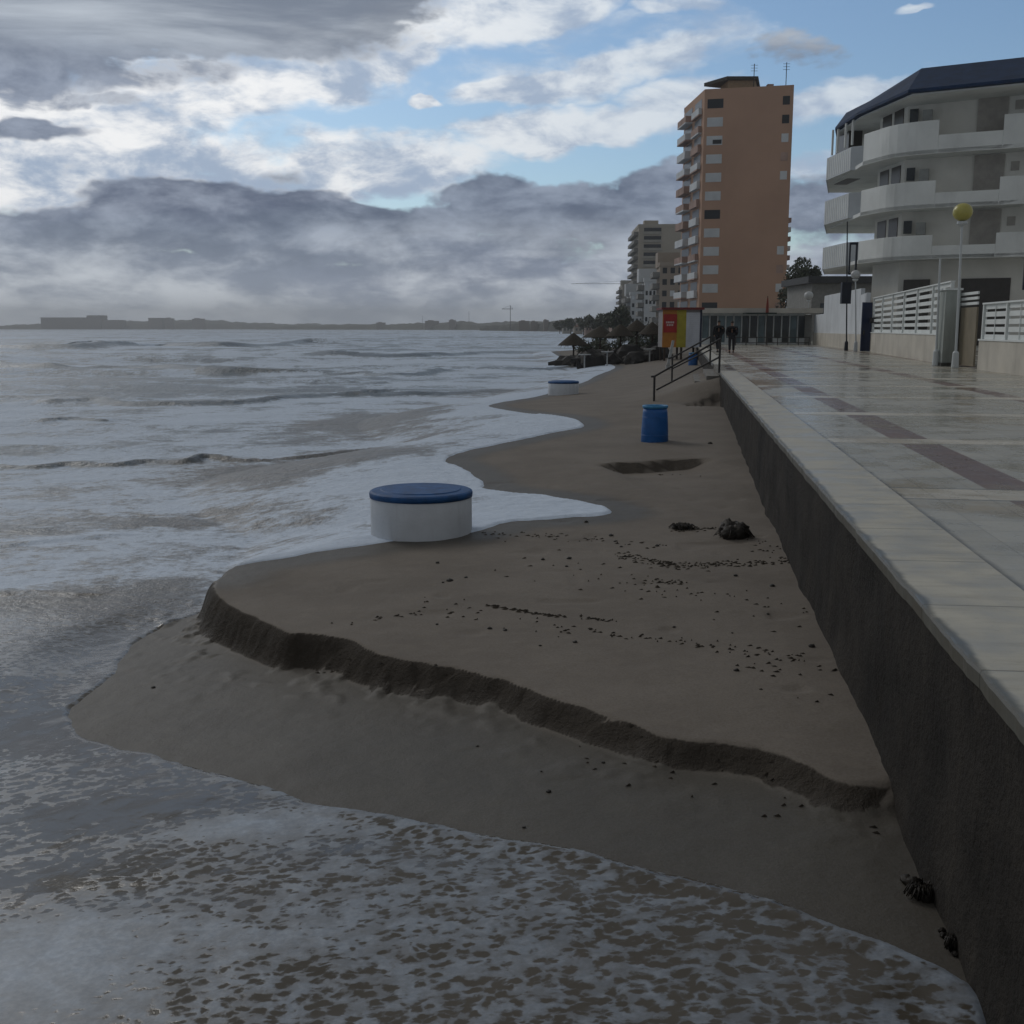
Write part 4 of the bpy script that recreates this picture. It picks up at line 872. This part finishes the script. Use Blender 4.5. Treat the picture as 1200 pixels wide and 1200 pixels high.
MB().box(X-.13, X+.13, 33.05, 33.12, zat(1200, 340, 33.2), zat(1200, 284, 33.2)).build('banner', M_DK, e)

# ------------------------------------------------------------ terracotta tower
M_TC = mat('terracotta_render', (.41, .262, .186), .85, .06, .12, .05, 4, .2, .12); M_TC2 = mat('terracotta_balcony', (.33, .23, .19), .85, .2, .5); M_WH = mat('pale_blind', (.52, .54, .55), .7, .08, .5); M_TW = mat('dark_tower_glass', (.02, .023, .027), .3, .3, .5)
TA = Vector(XY(799, 183)); TB = Vector(XY(822, 169)); TCn = Vector(XY(924.5, 166)); TD = TA+(TCn-TB)*1.02
ztw = zat(840, 110, 169); e = empty('terracotta_tower', (TB.x, TB.y, 0), 'tall terracotta residential tower with a blank side wall', 'tower block')
MB().prism([tuple(TA), tuple(TB), tuple(TCn), tuple(TD)], -.5, ztw).build('wall', M_TC, e)
cc = (TA+TB+TCn+TD)/4; ins = lambda p, q: tuple(cc+(p-cc)*q)
m = MB(); k_ = [(TA, TB), (TB, TCn), (TCn, TD), (TD, TA)]
for a, b in k_: m.wall(a, b, ztw+.003, ztw+.65, .3, .16)
m.build('roof_parapet', M_TC, e)
pa = [XY(840, 176), XY(849, 171.5), XY(880, 171.5), XY(884, 180)]; pz = zat(860, 90, 171.5); MB().prism(pa, ztw+.01, pz-.5).build('penthouse', mat('ochre_penthouse', (.26, .19, .12), .85), e); MB().prism([(pa[0][0]-2.6, pa[0][1]-.3), (pa[1][0]-.3, pa[1][1]-.4), (pa[2][0]+.3, pa[2][1]-.4), (pa[3][0]+.3, pa[3][1])], pz-.5, pz-.0).build('penthouse_roof', mat('dark_flat_roof', (.05, .045, .04), .8), e)
x, y = XY(898, 170); MB().box(x-.5, x+.4, y, y+1, ztw+.6, ztw+1.6).build('chimney', M_TC2, e)
for px_, hh in ((879, 3.0), (916, 3.2)):
    x, y = XY(px_-1, 170); m = MB(); m.tube([(x, y, ztw if px_ < 900 else ztw-6), (x, y, pz+hh-1.5)], .06, 5)
    for j in range(3): m.tube([(x-.5, y, pz+hh-1.7-.4*j), (x+.5, y, pz+hh-1.7-.4*j)], .03, 4)
    m.build('antenna', M_RAIL, e)
dl = (TCn-TB).normalized(); nl = Vector((dl.y, -dl.x)); ds = (TA-TB).normalized(); nsd = Vector((-ds.y, ds.x)); Ls = (TA-TB).length
if nsd.x > 0: nsd = -nsd
r_ = random.Random(9)
for i in range(13):
    py = 122+21.6*i; zc = zat(820, py, 169)
    if zc < 1.5: break
    a = TB+dl*.45; b = TB+dl*2.75
    dark = i in (0, 6, 11, 12); half = i == 2
    f = MB().wall(a, b, zc-.65, zc+.65, .08, .0).build('window', M_TW if dark else (M_WH), e)
    if not dark:
        m = MB()
        for j in range(7): z = zc-.6+1.2*j/7; m.wall(a+dl*.08, b-dl*.08, z, z+.1, .02, -.055); m.wall(a+dl*.08, b-dl*.08, z, z+.1, .02, .055)
        m.build('blind', M_WH, f)
        if half: MB().wall(a+dl*.9, b-dl*.1, zc-.5, zc+.1, .02, -.075).build('pane', M_TW, f)
    # right-hand windows close to the far corner
    if i < 5 or i > 7:
        MB().wall(TCn-dl*1.5, TCn-dl*.5, zc-.6, zc+.6, .08).build('small_window', M_TW if i in (0, 1) else M_TC2 if i % 2 else M_WH, e)
    # sea-side balconies, two stacks of different depth
    for q0, q1, dep in ((.10, .45, .55), (.55, .97, 1.15)):
        a = TB+ds*Ls*q0; b = TB+ds*Ls*q1; zb = zc-1.35
        
        f = MB().prism([tuple(a), tuple(b), tuple(b+nsd*dep), tuple(a+nsd*dep)], zb, zb+.18).build('balcony', M_WH if r_.random() < .45 else M_TC2, e)
        m = MB(); o_ = nsd*(dep-.06); m.wall(a+o_, b+o_, zb+.183, zb+1.1, .08); m.wall(a+nsd*.05, a+nsd*(dep-.11), zb+.183, zb+1.1, .08); m.build('parapet', M_WH if r_.random() < .5 else M_TC2, f)
        MB().wall(a+ds*.2, b-ds*.2, zb+.3, zb+2.4, .06, 0).build('balcony_window', M_TW, e)
for i in range(12):
    zc = zat(920, 258+11*i, 168)
    if zc < 4: break
    b = TCn+(TD-TCn)*.15; f = MB().prism([tuple(b), tuple(b+dl*1.0), tuple(b+dl*1.0+(TD-TCn)*.3), tuple(b+(TD-TCn)*.3)], zc-.35, zc+.35).build('rear_balcony', M_WH if i % 2 else M_TC2, e)

# ------------------------------------------------------------ farther blocks
def block(name, label, px0, pxm, px1, Y0, pyt, fl, cwall, seed, deep=14, group='far apartment blocks', loggia=True):
    # corner edge at pxm: camera-facing side spans pxm..px1, sea-facing side px0..pxm recedes
    B = Vector(XY(pxm, Y0)); A = Vector(XY(px0, Y0+deep)); C = Vector(XY(px1, Y0-1)); D = A+(C-B); zt = zat(pxm, pyt, Y0); r_ = random.Random(seed)
    e = empty(name, (B.x, B.y, 0), label, 'building', group); MB().prism([tuple(A), tuple(B), tuple(C), tuple(D)], -1.5, zt).build('wall', cwall, e)
    m = MB(); 
    for a, b in ((A, B), (B, C), (C, D)): m.wall(a, b, zt+.003, zt+.9, .3, .0)
    m.build('roof_parapet', cwall, e)
    x, y = (B+(C-B)*.35+(A-B)*.4); MB().box(x-2.2, x+2.6, y, y+4, zt+.01, zt+3.2).build('stair_head', cwall, e)
    d = (C-B).normalized(); L = (C-B).length; s = (A-B).normalized(); n2 = Vector((-1, 0)); LS = (A-B).length; fh = zt/fl
    for i in range(fl):
        z = fh*i+.9
        if loggia:
            a = B+d*L*.12; b = B+d*L*.52; f = MB().wall(a, b, z, z+fh*.55, .12, 0).build('window', M_TW, e)
            MB().wall(a-d*.15, b+d*.15, z-.55, z+.25, .16, -.5).build('balcony', mat('cream_balcony', (.30, .285, .25), .8, .15, .3), e)
        else:
            for q in (.1, .4, .7):
                f = MB().wall(B+d*L*q, B+d*L*(q+.17), z, z+fh*.5, .1, 0).build('window', M_TW if r_.random() < .7 else M_WH, e)
        a = B+s*LS*.05; b = B+s*LS*.95; dep = 1.5
        MB().prism([tuple(a), tuple(b), tuple(b+n2*dep), tuple(a+n2*dep)], z-.75, z+.35).build('sea_balcony', mat('grey_cream_balcony', (.20, .195, .18), .8, .25, .3), e)
    return e
block('apartment_building', 'tall beige apartment tower left of the terracotta one, with stacked sea balconies', 741, 749, 800, 372, 266, 13, mat('beige_render', (.34, .305, .25), .85, .08, .05), 1, 30)
block('apartment_building', 'slim lower block left of the beige tower with thin stacked balconies', 727, 731, 748, 480, 336, 8, mat('grey_beige_render', (.28, .26, .225), .85, .1, .05), 2, 30)
block('apartment_building', 'narrow pale block with dark windows in front of the beige tower', 736, 741, 757, 300, 346, 5, mat('pale_grey_render', (.42, .43, .43), .85, .1, .05), 3, 12, loggia=False)
block('apartment_building', 'white block with blue grey windows standing before the beige tower', 754, 757, 772, 262, 330, 6, mat('white_grey_render', (.52, .53, .53), .85, .1, .05), 4, 12, loggia=False)
block('apartment_building', 'plain tan block between the beige and terracotta towers', 771, 775, 806, 240, 312, 6, mat('tan_render', (.30, .25, .20), .85, .1, .05), 5, 12, loggia=False)
# promenade-level low houses behind the parasols
r_ = random.Random(31); HS = []
for i, (px, Y_, wpx, pyt) in enumerate([(664, 620, 9, 383.4), (678, 560, 10, 383.0), (690, 470, 8, 381.5), (702, 430, 10, 380), (713, 400, 9, 379), (722, 330, 10, 376.5), (733, 270, 12, 372)]):
    x0, x1 = at(px-wpx/2, 380, Y_)[0], at(px+wpx/2, 380, Y_)[0]; zt_ = zat(px, pyt, Y_); e = empty('beach_house', ((x0+x1)/2, Y_, -1), ['pale low house at the far seaward end of the shore row', 'low cream house, second from the far end of the shore row', 'narrow low house in the middle distance of the shore row', 'flat tan shore house left of the pinkish one', 'pinkish shore house in the middle of the row',
        'cream shore house near the slim block', 'taller cream shore house right below the slim block'][i], 'house', 'low houses along the shore')
    wm = mat('house_wall_%s' % ['cream', 'sand', 'pink'][i % 3], [(.30, .28, .25), (.25, .22, .18), (.30, .22, .19)][i % 3], .85)
    MB().box(x0, x1, Y_, Y_+9, -2, zt_).build('wall', wm, e); MB().frustum([(x0-.3, Y_-.3), (x1+.3, Y_-.3), (x1+.3, Y_+9.3), (x0-.3, Y_+9.3)], zt_, [(x0+1, Y_+4), (x1-1, Y_+4), (x1-1, Y_+5), (x0+1, Y_+5)], zt_+1.2).build('roof', mat('tile_roof', (.13, .075, .055), .85), e)
    for k in range(2): q = x0+(x1-x0)*(.2+.4*k); MB().box(q, q+(x1-x0)*.18, Y_-.06, Y_-.004, zt_-1.9, zt_-.8).build('window', M_TW, e)
for i, (px, Y_, h, R) in enumerate([(656, 600, 5, 5), (669, 520, 6, 4.5), (684, 460, 6, 4), (696, 410, 6.2, 3.6), (708, 350, 5.5, 3.2), (718, 300, 5.5, 2.8), (728, 250, 6.2, 2.6)]):
    x = at(px, 380, Y_)[0]; tree(x, Y_, -1.5, h+1.5, R, ['far tree at the water end of the shore row', 'round far tree before the cream shore houses', 'far dark tree beside the narrow shore house', 'dark tree left of the flat tan house', 'dark tree in front of the pinkish shore house', 'dark tree left of the cream shore house', 'nearest dark tree of the shore row, below the slim block'][i], 80+i, 700, .6, 'trees along the far shore', 'shore_tree')
m = MB(); m.prism([(24, 330), (64, 330), (150, 560), (260, 1100), (330, 1600), (120, 1600), (85, 1050), (42, 640)], -3, -1.15); m.prism([PR(92, -6)[:2], (150, 100), (300, 330), (63.9, 330)][:4], -3, -1.0)
o = m.build('shore_ground', mat('sandy_ground', (.14, .125, .10), .9, .2, .05)); o['kind'] = 'structure'

# ------------------------------------------------------------ distant coast
def ridge(name, pts, Yb, dep, m_, seed, jag=1.5, wd_=0):
    xs = np.linspace(pts[0][0], pts[-1][0], 260); tops = np.interp(xs, [p[0] for p in pts], [p[1] for p in pts]); Ys = np.interp(xs, [p[0] for p in pts], [p[2] for p in pts]); vs = []; K_ = 7
    for px, py, Y_ in zip(xs, tops, Ys):
        j = jag*float(fbm(np.array(px*.11), np.array(seed*1.), 4, 3))
        for k in range(K_):
            t = k/(K_-1); Yk = Y_+dep*t*2; X, _, Zt = at(px, py-j, Y_+dep); x = at(px, 385, Y_)[0]
            hgt = max(.5, Zt+3)*math.sin(math.pi*min(1, t*1.0))**.6*(1+.15*float(fbm(np.array(px*.3), np.array(t*4.), 3, seed))); vs.append((x*(Yk/Y_), Yk, -3+hgt))
    n = len(xs); fs = [(i*K_+k, (i+1)*K_+k, (i+1)*K_+k+1, i*K_+k+1) for i in range(n-1) for k in range(K_-1)]
    o = MB().add(vs, fs).build(name, m_); o['kind'] = 'structure'; return o
M_HILL = mat('hill_scrub', (.075, .075, .06), .95, .4, .02); M_HILL2 = mat('shore_scrub', (.05, .05, .04), .95, .4, .03)
ridge('headland', [(-420, 383, 3600), (-100, 382, 3600), (0, 381, 3500), (42, 379.5, 3400), (100, 378.5, 3400), (180, 376, 3400), (240, 375, 3400), (280, 377.5, 3400), (340, 379.5, 3500), (460, 380.5, 3700), (520, 383, 3800)], 3400, 200, M_HILL, 2, 1.5)
ridge('far_hills', [(300, 384, 2900), (340, 381.5, 2800), (440, 379.5, 2600), (470, 379.5, 2400), (520, 377.5, 2200), (545, 376, 2100), (560, 379, 2050), (590, 377, 1900), (640, 376, 1700), (700, 374.5, 1450), (770, 372, 1300), (830, 374, 1300), (960, 376, 1300), (1200, 378, 1300)], 0, 90, M_HILL, 5, 1.3)
ridge('shore_hills', [(562, 383.5, 1500), (585, 380, 1400), (620, 378.5, 1200), (650, 377.5, 1050), (690, 376, 900), (740, 373.5, 800), (800, 374, 800), (960, 377, 800)], 0, 40, M_HILL2, 9, 1.4)
M_FAR = mat('far_building', (.20, .17, .15), .9, .1, .01)
e = empty('hotel_complex', at(74, 383, 3380), 'long flat pinkish building with stepped towers on the left headland', 'building')
def fb(px0, px1, pyt, nm, Y_=3390): x0, x1 = at(px0, 380, Y_)[0], at(px1, 380, Y_)[0]; return MB().box(x0, x1, Y_, Y_+60, 0, zat(px0, pyt, Y_)).build(nm, M_FAR, e)
fb(48, 97, 372, 'long_wing'); fb(102, 118, 369.5, 'tower'); fb(97.2, 101.8, 375, 'link'); fb(119, 140, 375, 'east_wing'); fb(174, 190, 372.5, 'dome_wing')
for i, (px, wpx, pyt, Y_) in enumerate([(198, 10, 373, 3390), (232, 14, 373.5, 3390), (446, 10, 378, 2570), (506, 16, 376, 2280), (530, 8, 375, 2160), (614, 12, 376, 1190), (626, 8, 376.5, 1160), (660, 10, 375.5, 1010), (676, 7, 373.5, 960), (640, 6, 375, 1100)]):
    x0, x1 = at(px-wpx/2, 380, Y_)[0], at(px+wpx/2, 380, Y_)[0]
    o = MB().box(x0, x1, Y_, Y_+15, -2, zat(px, pyt, Y_)).box(x0+(x1-x0)*.2, x0+(x1-x0)*.6, Y_+2, Y_+12, -2, zat(px, pyt-.8, Y_)).build('distant_building', M_FAR)
    tag(o, ['hazy block right of the headland dome', 'wide hazy block at the high middle of the headland', 'lone hazy building on the thin far coast', 'wide hazy building at the foot of the thin mast', 'hazy building directly under the thin mast', 'pale building just right of the crane', 'small building second right of the crane', 'low building above the far shore trees', 'taller dark building left of the thatched parasols skyline', 'small dark block between the crane and shore houses'][i], 'building', 'distant buildings on the coast')
M_CR = mat('crane_steel', (.08, .08, .09), .7)
def mast(name, px, pyt, pyb, Y_, r, label, cat, jib=None):
    e = empty(name, at(px, pyb, Y_), label, cat); x, _, z1 = at(px, pyt, Y_); MB().tube([(x, Y_, 0), (x, Y_, z1)], r, 4, r*.7).build('mast', M_CR, e)
    if jib:
        zj = zat(px, jib[2], Y_); x0, x1 = at(jib[0], 370, Y_)[0], at(jib[1], 370, Y_)[0]; MB().tube([(x0, Y_, zj), (x1, Y_, zj)], r*.7, 4).build('jib', M_CR, e); MB().tube([(x0, Y_, zj), (x, Y_, z1), (x1, Y_, zj)], r*.25, 4).build('stays', M_CR, e)
mast('tower_crane', 598, 358, 378, 1150, .55, 'distant tower crane rising above the far coast', 'crane', (588, 601, 362))
mast('tower_crane', 737, 329, 376, 520, .16, 'faint crane whose long jib points left of the far blocks', 'crane', (669, 739, 332.5))
mast('radio_mast', 549.5, 365, 378, 2140, .6, 'thin mast on the hazy far coast left of the crane', 'mast')
mast('radio_mast', 495, 370, 380, 2300, .5, 'faintest short mast on the thin far coast, leftmost of the masts', 'mast')

# ------------------------------------------------------------ two people on the promenade
M_SKIN = mat('skin', (.30, .18, .13), .6); M_COAT = mat('black_coat', (.012, .012, .014), .85, .2, 8, .3, 30); M_TR = mat('dark_trousers', (.016, .016, .020), .85); M_HAIR = mat('dark_hair', (.015, .011, .009), .6)
def skin(name, V, E, R, m_, parent, sub=2):
    me = bpy.data.meshes.new(name); o_ = parent_world(parent); me.from_pydata([tuple(Vector(v)) for v in V], E, []); ob = bpy.data.objects.new(name, me); COL.objects.link(ob); ob.parent = parent
    s = ob.modifiers.new('skin', 'SKIN'); s.use_smooth_shade = True
    for i, r in enumerate(R): me.skin_vertices[0].data[i].radius = (r, r) if not isinstance(r, tuple) else r
    me.skin_vertices[0].data[0].use_root = True; b = ob.modifiers.new('sub', 'SUBSURF'); b.levels = sub; b.render_levels = sub; me.materials.append(m_); return ob
def person(px, py, hpx, label, stride, turn, arms):
    x, y, _ = P(px, py, 0); k = hpx/36.; root = empty('person', (x, y, 0), label, 'person'); root.rotation_euler = (0, 0, turn)
    s = stride; hp = .92
    hp = .92
    V = [(0, 0, hp), (0, .01, 1.12), (0, .01, 1.34), (0, .0, 1.46), (0, -.01, 1.54), (0, .0, 1.63), (0, .01, 1.70),
         (.10, 0, .88), (.11, s*.5, .50), (.11, s*.8-.04, .10), (.11, s*.8+.10, .04), (-.10, 0, .88), (-.11, -s*.35, .50), (-.11, -s*.9-.06, .11), (-.11, -s*.9+.08, .04),
         (.18, 0, 1.40), (.25, -.04, 1.15), (.20, .10, .95), (.18, .14, .88), (-.18, 0, 1.40), (-.25, .02, 1.15), (-.22, .08, .93), (-.21, .10, .85)]
    E = [(0, 1), (1, 2), (2, 3), (3, 4), (4, 5), (5, 6), (0, 7), (7, 8), (8, 9), (9, 10), (0, 11), (11, 12), (12, 13), (13, 14), (3, 15), (15, 16), (16, 17), (17, 18), (3, 19), (19, 20), (20, 21), (21, 22)]
    R = [.045, .04, .04, .04, .055, .095, .075, .09, .065, .045, .04, .09, .065, .045, .04, .035, .035, .03, .03, .035, .035, .03, .03]
    skin('body', V, E, R, M_SKIN, root)
    Rc = [(.185, .15), (.185, .155), (.21, .15), (.14, .12), .075, .085, .07, .07]
    C_ = [(0, 0, .80), (0, .01, 1.10), (0, .01, 1.34), (0, 0, 1.45), (.20, 0, 1.40), (.27, -.04, 1.15), (.215, .10, .96), (-.20, 0, 1.40), (-.27, .02, 1.15), (-.235, .08, .94)]
    skin('coat', C_, [(0, 1), (1, 2), (2, 3), (3, 4), (4, 5), (5, 6), (3, 7), (7, 8), (8, 9)], [(.25, .20), (.25, .20), (.27, .19), (.17, .15), .11, .10, .075, .11, .10, .075], M_COAT, root)
    T_ = [V[0], V[7], V[8], (V[9][0], V[9][1], .12), V[11], V[12], (V[13][0], V[13][1], .13)]
    skin('trousers', T_, [(0, 1), (1, 2), (2, 3), (0, 4), (4, 5), (5, 6)], [.15, .11, .085, .065, .11, .085, .065], M_TR, root)
    skin('hair', [(0, -.03, 1.60), (0, -.02, 1.68), (0, .03, 1.72)], [(0, 1), (1, 2)], [.09, .10, .07], M_HAIR, root)
    m = MB()
    for q in (9, 13): m.add([], []); m.lump((V[q][0], V[q][1]+.06, .05), (.055, .14, .05), q, .05, 2)
    me = m; ob = bpy.data.objects.new('shoes', bpy.data.meshes.new('shoes')); ob.data.from_pydata(m.v, [], m.f); ob.data.materials.append(M_HAIR); ob.data.shade_smooth(); COL.objects.link(ob); ob.parent = root
    root.scale = (k, k, k); return root
person(841.5, 412.5, 36, 'person in a black coat walking away on the left, beside the top of the railing', .22, .1, 0)
person(857, 413.5, 35, 'person in a black coat walking on the right of the pair, clear of the railing', .16, -.15, 0)

# ------------------------------------------------------------ haze
hz_m = bpy.data.materials.new('haze'); hz_m.use_nodes = True; g = G(hz_m.node_tree); g.n.remove(g.n['Principled BSDF'])
pvn = g.new('ShaderNodeVolumePrincipled'); pvn.inputs['Color'].default_value = (.93, .96, 1, 1); pvn.inputs['Density'].default_value = HAZE; pvn.inputs['Anisotropy'].default_value = .1
g.put(g.n['Material Output'].inputs['Volume'], pvn.outputs[0])
o = MB().box(-5400, 1700, -60, 4800, -9, 75).build('haze', hz_m); o['kind'] = 'stuff'
